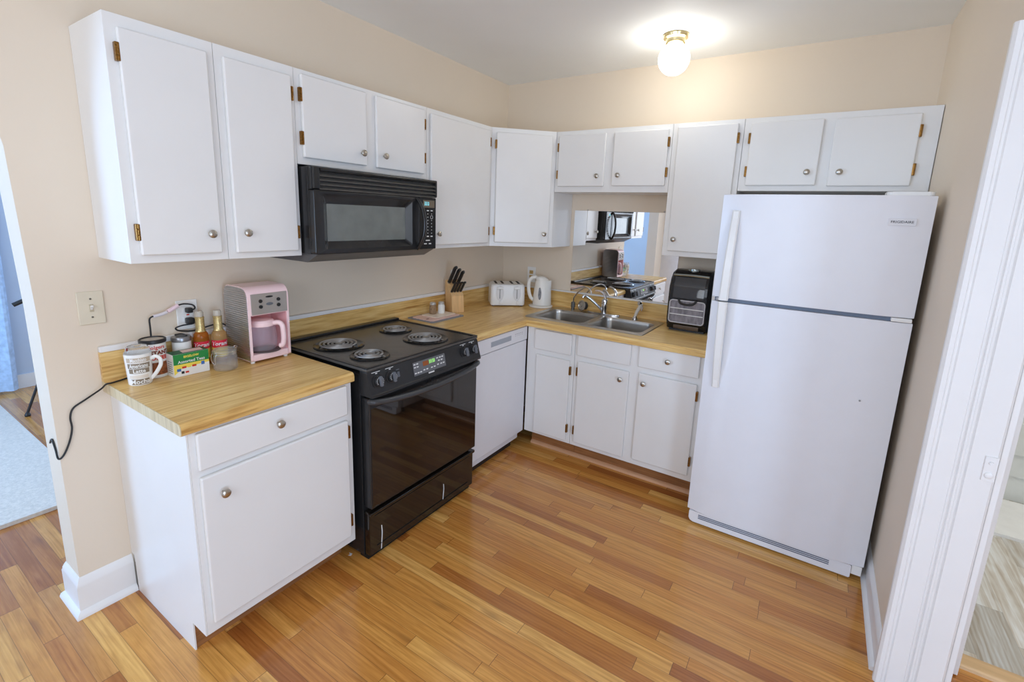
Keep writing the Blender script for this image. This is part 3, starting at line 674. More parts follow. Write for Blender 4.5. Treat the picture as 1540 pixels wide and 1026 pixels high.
for row in range(9):
    for cidx in range(3):
        y = DY1 + 0.036 + cidx * 0.030; z = 1.602 - row * 0.0175
        if row in (0, 8): lg.box(px, px + 0.0008, y - 0.008, y + 0.008, z - 0.003, z + 0.003)
        elif row == 2 and cidx == 2: lg.lathe([(0.010, 0), (0.010, 0.0006), (0.0085, 0.0006), (0.0085, 0)], (px, y, z), (1, 0, 0), 16)
        else: lg.box(px, px + 0.0008, y - 0.0022, y + 0.0022, z - 0.0022, z + 0.0022)
lg.box(px, px + 0.0008, DY1 + 0.050, DY1 + 0.082, 1.437, 1.443).box(px, px + 0.0008, DY1 + 0.036, DY1 + 0.058, 1.419, 1.425).box(px, px + 0.0008, DY1 + 0.074, DY1 + 0.092, 1.419, 1.425)
lg.build('keypad_legend', mark_w, cpn)

# ------------------------------------------------------------------ dishwasher
t = thing('dishwasher', 'white built-in dishwasher between the stove and the corner cabinet', 'dishwasher', (0.3, -0.92, 0))
MB().box(0.03, 0.595, -1.229, -0.630, 0.06, 0.868).build('body', appl_white, t)
MB().box(0.596, 0.624, -1.229, -0.602, 0.112, 0.772, 0.005, 3).build('door', appl_white, t)
cb = MB().box(0.596, 0.628, -1.229, -0.602, 0.776, 0.868, 0.005, 3).build('control_strip', appl_white, t)
MB().box(0.6275, 0.6292, -1.02, -0.80, 0.806, 0.838, 0.0006).build('pocket_handle', appl_grey, cb)
ind = MB()
for i in range(5): ind.box(0.6278, 0.6288, -0.755 + 0.020 * i, -0.745 + 0.020 * i, 0.835, 0.838); ind.lathe([(0.0022, 0), (0.0022, 0.001), (0, 0.001)], (0.6278, -0.750 + 0.020 * i, 0.825), (1, 0, 0), 8)
ind.build('indicator_marking', mark_g, cb)
MB().prism([(0.53, 0.035), (0.566, 0.035), (0.582, 0.108), (0.53, 0.108)], 'xz', -1.229, -0.655).build('kick_panel', appl_white, t)
MB().box(0.50, 0.56, -1.225, -0.66, 0.0, 0.034).build('base', gap_dark, t)

# ------------------------------------------------------------------ refrigerator
FX0, FX1, FY = 1.804, 2.583, -0.817
t = thing('refrigerator', 'tall white top-freezer refrigerator against the right wall', 'refrigerator', (2.19, -0.42, 0))
MB().box(FX0 + 0.004, FX1 - 0.004, -0.745, -0.04, 0.055, 1.722, 0.006, 3).build('body', appl_white, t)
def fdoor(z0, z1):
    # gently crowned door with rounded vertical edges
    pts = []
    n = 14
    for i in range(n + 1):
        f = i / n; x = FX0 + (FX1 - FX0) * f; y = FY + 0.012 * (2 * f - 1) ** 2 - 0.003
        e = min(f, 1 - f) * (FX1 - FX0)
        if e < 0.02: y += (0.02 - e) ** 2 * 25
        pts.append((x, y))
    pts += [(FX1, -0.757), (FX0, -0.757)]
    return MB().prism(pts, 'xy', z0, z1, 0.004)
fz = fdoor(1.238, 1.728).build('freezer_door', appl_white, t); fd = fdoor(0.078, 1.218).build('refrigerator_door', appl_white, t)
MB().box(FX0 + 0.01, FX1 - 0.01, -0.7565, -0.7455, 0.08, 1.722).build('door_gasket', gasket, t)
MB().box(FX0 + 0.012, FX1 - 0.02, -0.795, -0.75, 1.219, 1.237).build('gasket_strip', gasket, t, label='grey strip between the two doors')
MB().box(FX1 - 0.075, FX1 - 0.005, -0.812, -0.74, 1.2195, 1.2365, 0.004).build('middle_hinge', white_plas, t)
MB().box(FX0 + 0.02, FX0 + 0.034, -0.808, -0.795, 1.219, 1.237, 0.002).build('hinge_pin', grey_met, t)
MB().prism(rrect(FX1 - 0.16, FX1 - 0.006, -0.79, -0.66, 0.02), 'xy', 1.7285, 1.744, 0.004).build('top_hinge_cover', white_plas, t)
def fhandle(zj, ze, parent):
    rings = []; n = 14; sg = 1 if ze > zj else -1
    for i in range(n + 1):
        f = i / n; z = zj + (ze - zj) * f
        out = 0.042 * (1 - f ** 2.2) + 0.004; w = 0.021 - 0.004 * f; cx = FX0 + 0.060 + 0.006 * f
        y1 = FY + 0.002; y0 = FY - out
        t_in = y0 + 0.014
        rings.append([(cx - w, y0 + 0.006, z), (cx - w + 0.006, y0, z), (cx + w - 0.006, y0, z), (cx + w, y0 + 0.006, z), (cx + w, max(y0 + 0.006, min(y1, y0 + 0.016)), z), (cx - w, max(y0 + 0.006, min(y1, y0 + 0.016)), z)])
    m = MB().loft(rings)
    zz = sorted((zj + sg * 0.001, zj + sg * 0.035)); m.box(FX0 + 0.041, FX0 + 0.079, FY - 0.044, FY + 0.004, zz[0], zz[1], 0.006)
    zz = sorted((ze - sg * 0.05, ze - sg * 0.002)); m.box(FX0 + 0.053, FX0 + 0.079, FY - 0.012, FY + 0.004, zz[0], zz[1], 0.004)
    m.build('handle', white_plas, parent)
fhandle(1.232, 1.655, fz); fhandle(1.224, 0.785, fd)
bd = MB().box(2.440, 2.530, FY - 0.0012, FY + 0.006, 1.609, 1.638, 0.0008).build('name_badge', P('silver_badge', srgb(226, 226, 230), 0.5), fz)
text_mb('FRIGIDAIRE', 0.0135, lambda x, y, z: (2.485 + x, FY - 0.0015 - z, 1.6235 + y), bold=0.0001, sx=1.08).build('lettering', P('dark_print', (0.03, 0.03, 0.035), 0.4), bd)
gl = MB().prism(rrect(FX0 + 0.012, FX1 - 0.045, 0.012, 0.074, [0.004, 0.004, 0.004, 0.022]), 'xz', -0.806, -0.755, 0.003).build('base_grille', appl_white, t)
sl = MB()
for k in range(3): sl.box(FX0 + 0.06, FX1 - 0.13, -0.8075, -0.8055, 0.040 + 0.009 * k, 0.0445 + 0.009 * k)
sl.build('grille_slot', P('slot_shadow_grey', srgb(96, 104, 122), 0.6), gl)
MB().box(FX1 - 0.044, FX1 - 0.004, -0.800, -0.755, 0.03, 0.077, 0.003).build('lower_hinge', white_plas, t)
MB().lathe([(0.018, 0), (0.018, 0.05), (0, 0.05)], (FX0 + 0.06, -0.70, 0.0), n=14).build('foot', dark_void, t)
MB().lathe([(0.018, 0), (0.018, 0.05), (0, 0.05)], (FX1 - 0.06, -0.70, 0.0), n=14).build('foot', dark_void, t)
MB().lathe([(0.018, 0), (0.018, 0.05), (0, 0.05)], (FX0 + 0.06, -0.10, 0.0), n=14).build('foot', dark_void, t)
MB().lathe([(0.018, 0), (0.018, 0.05), (0, 0.05)], (FX1 - 0.06, -0.10, 0.0), n=14).build('foot', dark_void, t)
MB().lathe([(0.004, 0), (0.004, 0.003), (0, 0.004)], (2.455, FY - 0.0028, 0.86), (0, -1, 0), 10).build('door_mark', mark_g, fd, label='small grey scuff on the lower door')

# ------------------------------------------------------------------ ceiling light
t = thing('ceiling_light', 'brass ceiling light with a glowing white globe', 'ceiling light', (1.405, -0.46, H))
MB().lathe([(0, -0.0005), (0.066, -0.0005), (0.070, -0.006), (0.066, -0.020), (0.052, -0.026), (0.050, -0.040), (0.052, -0.044), (0.046, -0.052), (0.040, -0.056), (0, -0.056)], (1.405, -0.46, H), n=36).build('base', lamp_brass, t)
gp_ = [(0.040, 0)]
for i in range(1, 17):
    a = math.radians(28 + 152 * i / 16); gp_.append((0.083 * math.sin(a), 0.0 - 0.083 * (math.cos(math.radians(28)) - math.cos(a)) * 1.0))
gp_[-1] = (0, gp_[-1][1])
MB().lathe(gp_, (1.405, -0.46, H - 0.050), n=36).build('globe', globe_m, t)

# ------------------------------------------------------------------ sink and taps
ZS = 0.9155
t = thing('sink', 'stainless steel double-bowl sink set in the counter below the mirror', 'sink', (0.98, -0.3, ZC))
sk = MB(); bm = sk.bm
def ring(pts, z): return [sk.v((x, y, z)) for x, y in pts]
outer = rrect(0.562, 1.392, -0.545, -0.068, 0.025, 4)
holes = [rrect(0.600, 0.968, -0.500, -0.165, 0.055, 6), rrect(1.000, 1.366, -0.500, -0.165, 0.055, 6)]
edges = []
def loop(vs):
    for i in range(len(vs)): edges.append(bm.edges.new((vs[i], vs[(i + 1) % len(vs)])))
o0 = ring(outer, ZS + 0.004); loop(o0); hv = [ring(h, ZS + 0.004) for h in holes]
for h in hv: loop(h)
bmesh.ops.triangle_fill(bm, use_beauty=True, use_dissolve=False, edges=edges, normal=(0, 0, 1))
ob = ring(rrect(0.558, 1.396, -0.549, -0.064, 0.028, 4), ZS)
for i in range(len(o0)): sk.face([o0[i], o0[(i + 1) % len(o0)], ob[(i + 1) % len(ob)], ob[i]])
sk.build('deck', steel, t)
for (x0, x1) in ((0.600, 0.968), (1.000, 1.366)):
    b = MB(); prof = [(0, 0.004), (0.004, -0.004), (0.006, -0.02), (0.014, -0.130), (0.030, -0.155), (0.060, -0.165)]
    rings = []
    for ins, dz in prof: rings.append([(x, y, ZS + dz) for x, y in rrect(x0 + ins, x1 - ins, -0.500 + ins, -0.165 - ins, max(0.02, 0.055 - ins * 0.3), 6)])
    b.loft(rings, cap0=False, cap1=True)
    bo = b.build('bowl', steel, t)
    cx, cy = (x0 + x1) / 2, -0.33
    MB().lathe([(0.042, 0.0008), (0.040, 0.003), (0.030, 0.001), (0, -0.0)], (cx, cy, ZS - 0.165), n=24).build('drain', chrome, bo)
t = thing('faucet', 'chrome single-lever kitchen faucet on the back rim of the sink', 'faucet', (0.96, -0.105, ZS + 0.004))
zf = ZS + 0.0045
MB().prism([(0.96 + 0.125 * math.cos(a) * (1 if True else 1), -0.105 + 0.026 * math.sin(a)) for a in [2 * PI * i / 32 for i in range(32)]], 'xy', zf, zf + 0.010, 0.003).build('base_plate', chrome, t)
MB().lathe([(0.021, 0.008), (0.021, 0.040), (0.024, 0.046), (0.024, 0.095), (0.020, 0.108), (0.010, 0.114), (0, 0.115)], (0.965, -0.105, zf), n=22).build('body', chrome, t)
MB().tube([(0.952, -0.115, zf + 0.030), (0.92, -0.135, zf + 0.066), (0.88, -0.16, zf + 0.106), (0.852, -0.178, zf + 0.128), (0.838, -0.190, zf + 0.130), (0.833, -0.196, zf + 0.116)], 0.0095, 12, smooth=5).build('spout', chrome, t)
MB().tube([(0.968, -0.105, zf + 0.105), (0.966, -0.108, zf + 0.135), (0.945, -0.115, zf + 0.158), (0.915, -0.128, zf + 0.168), (0.898, -0.135, zf + 0.166)], lambda f: 0.011 - 0.005 * f, 10, smooth=5).build('lever', chrome, t)
t = thing('filter_tap', 'slim gooseneck chrome filter tap beside the kettle on the sink rim', 'tap', (0.715, -0.105, zf))
MB().lathe([(0.013, 0), (0.013, 0.018), (0.016, 0.020), (0.016, 0.055), (0.010, 0.060), (0, 0.060)], (0.715, -0.105, zf), n=18).build('body', P('grey_tap_body', srgb(120, 118, 114), 0.3, metal=0.8), t)
MB().tube([(0.715, -0.105, zf + 0.055), (0.722, -0.108, zf + 0.095), (0.765, -0.118, zf + 0.148), (0.815, -0.130, zf + 0.180), (0.850, -0.138, zf + 0.178), (0.868, -0.142, zf + 0.160), (0.872, -0.143, zf + 0.145)], 0.0055, 10, smooth=6).build('spout', chrome, t)
t = thing('sink_strainer', 'round grey sink strainer stood on edge between the filter tap and the faucet', 'strainer', (0.785, -0.115, zf))
ax = Vector((-0.45, -0.88, 0.12)).normalized()
MB().lathe([(0, 0), (0.036, 0), (0.040, 0.004), (0.038, 0.010), (0.030, 0.012), (0.026, 0.008), (0.012, 0.008), (0.010, 0.016), (0, 0.016)], (0.790, -0.105, zf + 0.0405), ax, 28).build('rim', steel, t)
MB().lathe([(0.030, 0), (0.030, -0.03), (0.024, -0.036), (0, -0.036)], (0.790, -0.105, zf + 0.0405), ax, 20).build('basket', P('dark_steel', (0.08, 0.08, 0.08), 0.35, metal=0.8), t)
t = thing('sink_sprayer', 'white and chrome side sprayer leaning at the right of the sink rim', 'sprayer', (1.20, -0.105, zf))
MB().lathe([(0.020, 0), (0.020, 0.006), (0.015, 0.012), (0.012, 0.020), (0, 0.020)], (1.195, -0.105, zf), n=18).build('holder', chrome, t)
MB().tube([(1.195, -0.105, zf + 0.018), (1.205, -0.105, zf + 0.05), (1.222, -0.107, zf + 0.085), (1.232, -0.110, zf + 0.110)], lambda f: 0.010 + 0.004 * f, 12, smooth=4).build('wand', P('warm_white_plastic', srgb(226, 216, 202), 0.3), t)
MB().lathe([(0.013, 0), (0.016, 0.012), (0.014, 0.018), (0, 0.018)], (1.228, -0.106, zf + 0.112), (-0.6, -0.7, 0.25), 14).tube([(1.236, -0.112, zf + 0.105), (1.246, -0.116, zf + 0.085), (1.240, -0.118, zf + 0.065)], 0.004, 8, smooth=4).build('spray_head', chrome, t)

# ------------------------------------------------------------------ things on the left counter
Z0 = ZC + 0.0006
CX0, CX1, CY0, CY1, CZ1 = 0.035, 0.228, -2.236, -2.046, 0.335
t = thing('coffee_maker', 'pink retro coffee maker with chrome ribbed sides, left of the stove', 'coffee maker', ((CX0 + CX1) / 2, (CY0 + CY1) / 2, Z0))
side = rrect(CX0, CX1, Z0 + 0.010, Z0 + CZ1, [0.012, 0.045, 0.045, 0.012], 7)
hs = MB()
hs.prism(side, 'xz', CY0 + 0.004, CY0 + 0.014).prism(side, 'xz', CY1 - 0.014, CY1 - 0.004)
hs.box(CX0 + 0.001, CX0 + 0.060, CY0 + 0.014, CY1 - 0.014, Z0 + 0.012, Z0 + CZ1 - 0.02)
hs.prism(rrect(CX0 + 0.001, CX1, Z0 + 0.212, Z0 + CZ1, [0.004, 0.045, 0.045, 0.004], 7), 'xz', CY0 + 0.014, CY1 - 0.014)
hs.box(CX0 + 0.06, CX1, CY0 + 0.014, CY1 - 0.014, Z0 + 0.010, Z0 + 0.040, 0.006)
hs.build('housing', pink, t)
MB().box(CX0 + 0.060, CX0 + 0.063, CY0 + 0.0145, CY1 - 0.0145, Z0 + 0.041, Z0 + 0.211).box(CX0 + 0.064, CX1 - 0.004, CY0 + 0.0142, CY0 + 0.0155, Z0 + 0.041, Z0 + 0.211).box(CX0 + 0.064, CX1 - 0.004, CY1 - 0.0155, CY1 - 0.0142, Z0 + 0.041, Z0 + 0.211).build('niche_lining', pink_d, t)
MB().lathe([(0.062, 0), (0.062, 0.004), (0.055, 0.006), (0, 0.006)], ((CX0 + 0.145), (CY0 + CY1) / 2, Z0 + 0.0402), n=28).build('warming_plate', P('dark_plate', (0.10, 0.08, 0.08), 0.3), t)
for sgn, yy in ((-1, CY0 + 0.004), (1, CY1 - 0.004)):
    sp_ = MB(); N = 34; z0, z1 = Z0 + 0.012, Z0 + CZ1 - 0.003
    def xr(z):   # rounded-rectangle half extents at height z
        a, b = CX0 + 0.003, CX1 - 0.003
        for (zc, r) in ((Z0 + CZ1 - 0.045, 0.042),):
            if z > zc:
                k = r - math.sqrt(max(0, r * r - (z - zc) ** 2)); a += k; b -= k
        return a, b
    rows = []
    for i in range(2 * N + 1):
        z = z0 + (z1 - z0) * i / (2 * N); a, b = xr(z); o = yy + sgn * (0.0004 if i % 2 == 0 else 0.0036)
        rows.append([sp_.v((a, yy, z)), sp_.v((a, o, z)), sp_.v((b, o, z)), sp_.v((b, yy, z))])
    for A, B in zip(rows, rows[1:]):
        for k in range(4): sp_.face([A[k], A[(k + 1) % 4], B[(k + 1) % 4], B[k]])
    sp_.face(rows[0][::-1]); sp_.face(rows[-1])
    sp_.build('side_panel', P('ribbed_chrome', srgb(196, 198, 204), 0.28, metal=1.0), t, ang=0.2, label='chrome ribbed side panel')
cpo = MB().box(CX1 - 0.001, CX1 + 0.003, CY0 + 0.018, CY1 - 0.012, Z0 + 0.216, Z0 + 0.306, 0.001).build('control_panel', P('warm_grey_metal', srgb(176, 170, 164), 0.3, metal=0.5), t)
bt = MB()
ym = (CY0 + CY1) / 2 + 0.003
for dy, dz in ((-0.040, 0.274), (-0.040, 0.249), (0.040, 0.274), (0.040, 0.249)):
    MB().lathe([(0.0082, 0), (0.0075, 0.004), (0, 0.005)], (CX1 + 0.003, ym + dy, Z0 + dz), (1, 0, 0), 16).build('button', black_en, cpo)
MB().lathe([(0.016, 0), (0.015, 0.002), (0, 0.0025)], (CX1 + 0.003, ym, Z0 + 0.258), (1, 0, 0), 24, sc=(1.0, 0.42)).build('clock_display', P('dark_grey_plastic', (0.13, 0.14, 0.16), 0.3), cpo)
MB().lathe([(0.017, 0), (0.016, 0.0015), (0, 0.002)], (CX1 + 0.003, ym, Z0 + 0.290), (1, 0, 0), 24, sc=(1.0, 0.25)).build('name_badge', black_en, cpo)
for x in (CX0 + 0.02, CX1 - 0.02):
    for y in (CY0 + 0.02, CY1 - 0.02): MB().lathe([(0.009, 0), (0.009, 0.0105), (0, 0.0105)], (x, y, Z0), n=12).build('foot', white_plas, t)
# carafe
cx, cy, cz = CX0 + 0.140, (CY0 + CY1) / 2 - 0.008, Z0 + 0.0468
t = thing('coffee_carafe', 'glass coffee carafe with pink handle inside the pink coffee maker', 'carafe', (cx, cy, cz))
MB().lathe([(0, 0), (0.050, 0), (0.058, 0.012), (0.060, 0.050), (0.056, 0.090), (0.050, 0.118), (0.047, 0.118), (0.053, 0.090), (0.057, 0.050), (0.055, 0.014), (0.048, 0.003), (0, 0.003)], (cx, cy, cz), n=32).build('jug', glass_m, t)
MB().lathe([(0.0515, 0.108), (0.0535, 0.112), (0.0535, 0.126), (0.046, 0.134), (0.020, 0.138), (0, 0.138)], (cx, cy, cz), n=32).build('lid', pink, t)
hd = Vector((0.80, 0.60, 0)).normalized(); hq = lambda d, z: (cx + hd.x * d, cy + hd.y * d, cz + z)
MB().tube([hq(0.052, 0.120), hq(0.074, 0.122), hq(0.088, 0.110), hq(0.092, 0.080), hq(0.092, 0.045), hq(0.086, 0.020), hq(0.074, 0.016)], 0.011, 12, smooth=5, flat=(1.0, 1.0)).build('handle', pink, t)

def bent_label(mb, name, mat, parent): return mb.build(name, mat, parent)
toC = lambda x, y: math.atan2(-3.272 - y, 2.241 - x)    # direction towards the middle of the room where the photographer stands
# mug
mx, my = 0.132, -2.598
t = thing('mug', 'white mug printed with coffee names at the counter end nearest the archway', 'mug', (mx, my, Z0))
mp_ = [(0, 0), (0.034, 0), (0.037, 0.004), (0.0425, 0.118), (0.042, 0.120), (0.039, 0.118), (0.034, 0.007), (0, 0.006)]
MB().lathe(mp_, (mx, my, Z0), n=36).build('cup', ceramic, t)
a0 = toC(mx, my) - 0.02
mr = lambda z: 0.037 + 0.0055 * (z / 0.118) + 0.0002
for (s, z, h, m_, bandm, da) in (('Macchiato', 0.100, 0.016, ceramic, tan_print, 0), ('Americano', 0.078, 0.017, ceramic, taupe_print, 0.05), ('Latte', 0.058, 0.016, ceramic, taupe_print, 0.12), ('Mocha', 0.016, 0.019, ceramic, taupe_print, 0.18)):
    bnd = MB(); 
    wrap_patch(bnd, mx, my, mr(z - h * 0.55), a0 - 0.95 + da, a0 + 0.95 - da, Z0 + z - h * 0.55, Z0 + z + h * 0.55, th=0.0004)
    for v in bnd.bm.verts:   # follow the cup's taper
        d = Vector((v.co.x - mx, v.co.y - my)); k = mr(v.co.z - Z0) - mr(z - h * 0.55); L_ = d.length; d *= (L_ + k) / L_; v.co.x = mx + d.x; v.co.y = my + d.y
    bo = bnd.build('printed_band', bandm, t)
    text_mb(s, h * 1.25, around(mx, my, mr(z) + 0.0014, a0, Z0 + z, 0.0001), bold=0.0005, sx=0.62 if len(s) > 6 else 0.95).build('lettering', m_, bo)
bnd = MB(); wrap_patch(bnd, mx, my, mr(0.030), a0 - 0.85, a0 + 0.7, Z0 + 0.030, Z0 + 0.042, th=0.001); bnd.build('printed_band', P('pale_tan_print', srgb(224, 214, 202), 0.4), t)
ha = toC(mx, my) + 1.15; hd2 = Vector((math.cos(ha), math.sin(ha), 0)); hh_ = lambda d, z: (mx + hd2.x * d, my + hd2.y * d, Z0 + z)
MB().tube([hh_(0.039, 0.095), hh_(0.056, 0.104), hh_(0.070, 0.094), hh_(0.071, 0.072), hh_(0.058, 0.046), hh_(0.045, 0.028), hh_(0.034, 0.016)], 0.0052, 10, smooth=5, flat=(1.0, 1.3)).build('handle', ceramic, t)
t = thing('plastic_cup_lid', 'clear plastic lid resting in the mouth of the printed mug', 'lid', (mx, my, Z0 + 0.1205))
MB().lathe([(0.041, 0), (0.041, 0.004), (0.037, 0.006), (0.034, 0.022), (0.030, 0.026), (0.012, 0.026), (0.010, 0.030), (0, 0.030)], (mx, my, Z0 + 0.1203), n=28).build('dome', clearpl, t)
MB().box(mx + 0.006, mx + 0.012, my - 0.036, my - 0.030, Z0 + 0.134, Z0 + 0.145, 0.001).build('mark', brn_print, t)
# coffee canister
cx, cy = 0.076, -2.528
t = thing('coffee_canister', 'white coffee canister with black rim and red lettering behind the tea box', 'canister', (cx, cy, Z0))
MB().lathe([(0, 0), (0.041, 0), (0.042, 0.003), (0.042, 0.140), (0, 0.140)], (cx, cy, Z0), n=36).build('can', box_white, t)
MB().lathe([(0.043, 0.136), (0.0445, 0.138), (0.0445, 0.150), (0.041, 0.152), (0.040, 0.148), (0.038, 0.146)], (cx, cy, Z0), n=36).build('rim', black_plas, t)
MB().lathe([(0.0395, 0.1415), (0.0395, 0.1465), (0, 0.147)], (cx, cy, Z0), n=36).build('lid', P('taupe_lid', srgb(196, 188, 176), 0.4), t)
a0 = toC(cx, cy) + 0.25
text_mb('Folgers', 0.020, around(cx, cy, 0.042, a0, Z0 + 0.122), bold=0.0003).build('lettering', red_print, t)
text_mb('INSTANT', 0.021, around(cx, cy, 0.042, a0, Z0 + 0.100), bold=0.0009).build('lettering', brn_print, t)
text_mb('COFFEE', 0.021, around(cx, cy, 0.042, a0, Z0 + 0.079), bold=0.0009).build('lettering', red_print, t)
bnd = MB(); wrap_patch(bnd, cx, cy, 0.042, a0 - 0.9, a0 + 0.9, Z0 + 0.012, Z0 + 0.062, th=0.0006); bnd.build('printed_band', P('coffee_bean_print', srgb(150, 84, 44), 0.5, var=0.5, scale=120), t)
# sugar jar
cx, cy = 0.058, -2.422
t = thing('sugar_jar', 'glass jar of white sugar with grey metal lid between canister and syrup bottles', 'jar', (cx, cy, Z0))
MB().lathe([(0, 0), (0.031, 0), (0.0335, 0.004), (0.0335, 0.112), (0.030, 0.120), (0, 0.120)], (cx, cy, Z0), n=30).build('jar_glass', sugar, t)
MB().lathe([(0.035, 0.118), (0.036, 0.120), (0.036, 0.132), (0.033, 0.137), (0.018, 0.139), (0, 0.139)], (cx, cy, Z0), n=30).build('lid', grey_met, t)
MB().tube([(cx - 0.022, cy - 0.012, Z0 + 0.141), (cx, cy + 0.002, Z0 + 0.146), (cx + 0.020, cy + 0.014, Z0 + 0.141)], 0.003, 8, smooth=4).build('wire_handle', black_plas, t)
# tea box
bx0, bx1, by0, by1, bz = 0.108, 0.168, -2.500, -2.372, 0.092
t = thing('tea_box', 'green, yellow and white box of assorted teas beside the clip-top jar', 'box', ((bx0 + bx1) / 2, (by0 + by1) / 2, Z0))
MB().box(bx0, bx1, by0, by1, Z0, Z0 + bz, 0.001).build('carton', box_white, t)
fx = bx1
gp2 = MB().box(fx - 0.0005, fx + 0.0004, by0 + 0.0005, by1 - 0.0005, Z0 + 0.050, Z0 + bz - 0.0005).build('green_panel', grn_lab, t)
MB().prism([(by0 + 0.0005, Z0 + 0.050), (by1 - 0.0005, Z0 + 0.050), (by1 - 0.0005, Z0 + 0.040), (by0 + 0.03, Z0 + 0.034), (by0 + 0.0005, Z0 + 0.010)], 'yz', fx - 0.0005, fx + 0.0003).build('yellow_panel', yel_lab, t)
MB().box(bx0 + 0.0005, bx1 - 0.0005, by0 + 0.0005, by1 - 0.0005, Z0 + bz - 0.0005, Z0 + bz + 0.0004).build('top_print', P('dark_green_print', srgb(40, 96, 62), 0.5, var=0.3, scale=80), t)
MB().prism([(bx0 + 0.008, by0 + 0.045), (bx1 - 0.012, by0 + 0.04), (bx1 - 0.01, by1 - 0.015), (bx0 + 0.01, by1 - 0.01)], 'xy', Z0 + bz, Z0 + bz + 0.0007).build('top_print', blush, t)
ty = (by0 + by1) / 2
text_mb('BIGELOW', 0.0125, lambda x, y, z: (fx + 0.0006 + z, ty + x, Z0 + 0.078 + y), bold=0.0003).build('lettering', yel_lab, gp2)
text_mb('Assorted Teas', 0.0165, lambda x, y, z: (fx + 0.0006 + z, ty + x, Z0 + 0.059 + y), bold=0.0003).build('lettering', mark_w, gp2)
for (yy, zz, w_, h_, m_, n_) in ((-0.047, 0.028, 0.014, 0.011, blu_print, 'teabag_picture'), (-0.028, 0.036, 0.015, 0.008, red_print, 'teabag_picture'), (-0.010, 0.036, 0.014, 0.007, yel_lab, 'teabag_picture'), (0.008, 0.036, 0.015, 0.008, red_print, 'teabag_picture'), (-0.034, 0.016, 0.010, 0.010, P('dark_print', (0.03, 0.03, 0.035), 0.4), 'teabag_picture'), (-0.019, 0.015, 0.012, 0.007, red_print, 'teabag_picture'), (0.040, 0.040, 0.012, 0.014, blu_print, 'teabag_picture')):
    MB().box(fx - 0.0004, fx + 0.0008, ty + yy - w_ / 2, ty + yy + w_ / 2, Z0 + zz - h_ / 2, Z0 + zz + h_ / 2).build(n_, m_, t)
sd = MB()
for k in range(6): sd.box(bx0 + 0.012, bx1 - 0.012, by0 - 0.0006, by0 + 0.0004, Z0 + 0.014 + 0.009 * k, Z0 + 0.017 + 0.009 * k)
sd.build('small_print', mark_g, t)
# clip-top jar
cx, cy = 0.196, -2.322
t = thing('clip_top_jar', 'empty clear glass jar with wire clip lid in front of the syrup bottles', 'jar', (cx, cy, Z0))
MB().lathe([(0, 0), (0.040, 0), (0.044, 0.004), (0.045, 0.018), (0.043, 0.022), (0.045, 0.026), (0.045, 0.046), (0.043, 0.050), (0.0445, 0.054), (0.0415, 0.066), (0.0415, 0.072), (0.0385, 0.072), (0.041, 0.054), (0.0415, 0.026), (0.041, 0.010), (0.037, 0.005), (0, 0.005)], (cx, cy, Z0), n=36).build('jar_glass', glass_m, t)
MB().lathe([(0.0425, 0.0735), (0.044, 0.076), (0.044, 0.083), (0.040, 0.088), (0.030, 0.091), (0, 0.091), (0, 0.087), (0.036, 0.083), (0.040, 0.0745)], (cx, cy, Z0), n=36).build('lid', glass_m, t)
def circ(r, z, n=28): return [(cx + r * math.cos(2 * PI * i / n), cy + r * math.sin(2 * PI * i / n), Z0 + z) for i in range(n)]
ca = toC(cx, cy) - 0.9; cd = Vector((math.cos(ca), math.sin(ca), 0)); cs = Vector((-cd.y, cd.x, 0))
q = lambda d, s, z: tuple(Vector((cx, cy, Z0 + z)) + cd * d + cs * s)
w_ = MB().tube(circ(0.0435, 0.070), 0.0013, 6, closed=True).tube(circ(0.0455, 0.080), 0.0013, 6, closed=True)
w_.tube([q(0.046, -0.012, 0.080), q(0.054, -0.011, 0.060), q(0.050, -0.008, 0.036), q(0.050, 0.008, 0.036), q(0.054, 0.011, 0.060), q(0.046, 0.012, 0.080)], 0.0014, 6, smooth=4)
w_.tube([q(-0.046, -0.010, 0.080), q(-0.054, -0.006, 0.086), q(-0.054, 0.006, 0.086), q(-0.046, 0.010, 0.080)], 0.0014, 6, smooth=4)
w_.build('wire_clip', chrome, t)
# syrup bottles
def syrup(cx, cy, lab, clear):
    t = thing('syrup_bottle', lab, 'bottle', (cx, cy, Z0), group='syrup bottles')
    MB().lathe([(0, 0), (0.026, 0), (0.0285, 0.004), (0.0285, 0.120), (0.0265, 0.134), (0.0195, 0.144), (0.0125, 0.150), (0.0118, 0.196), (0.0128, 0.198), (0.0128, 0.206), (0, 0.206)], (cx, cy, Z0), n=28).build('glass', amber if not clear else P('pale_amber_syrup', srgb(236, 198, 140), 0.05, trans=0.75, ior=1.33, var=0.02), t)
    MB().lathe([(0.0200, 0.1445), (0.0170, 0.152), (0.0165, 0.200), (0.0175, 0.202), (0.0175, 0.206), (0.016, 0.208), (0, 0.208)], (cx, cy, Z0), n=24).build('foil', gold_foil, t)
    MB().lathe([(0.0155, 0.2085), (0.0158, 0.226), (0.0125, 0.232), (0, 0.233)], (cx, cy, Z0), n=22).build('cap', P('frosted_cap', srgb(222, 214, 200), 0.2, trans=0.4), t)
    a = toC(cx, cy)
    b = MB(); wrap_patch(b, cx, cy, 0.0286, a - 1.5, a + 1.5, Z0 + 0.072, Z0 + 0.104, n=22); lo = b.build('label', red_lab, t)
    b = MB(); wrap_patch(b, cx, cy, 0.0286, a - 1.5, a + 1.5, Z0 + 0.030, Z0 + 0.0718, n=22); b.build('label', P('fruit_print_label', srgb(238, 206, 96), 0.5, var=0.35, scale=60), t)
    text_mb('Torani', 0.024, around(cx, cy, 0.0290, a, Z0 + 0.089, 0.0003), bold=0.0004, shear=0.2).build('lettering', mark_w, lo)
syrup(0.060, -2.348, 'amber syrup bottle with red label, the left one behind the clip-top jar', False)
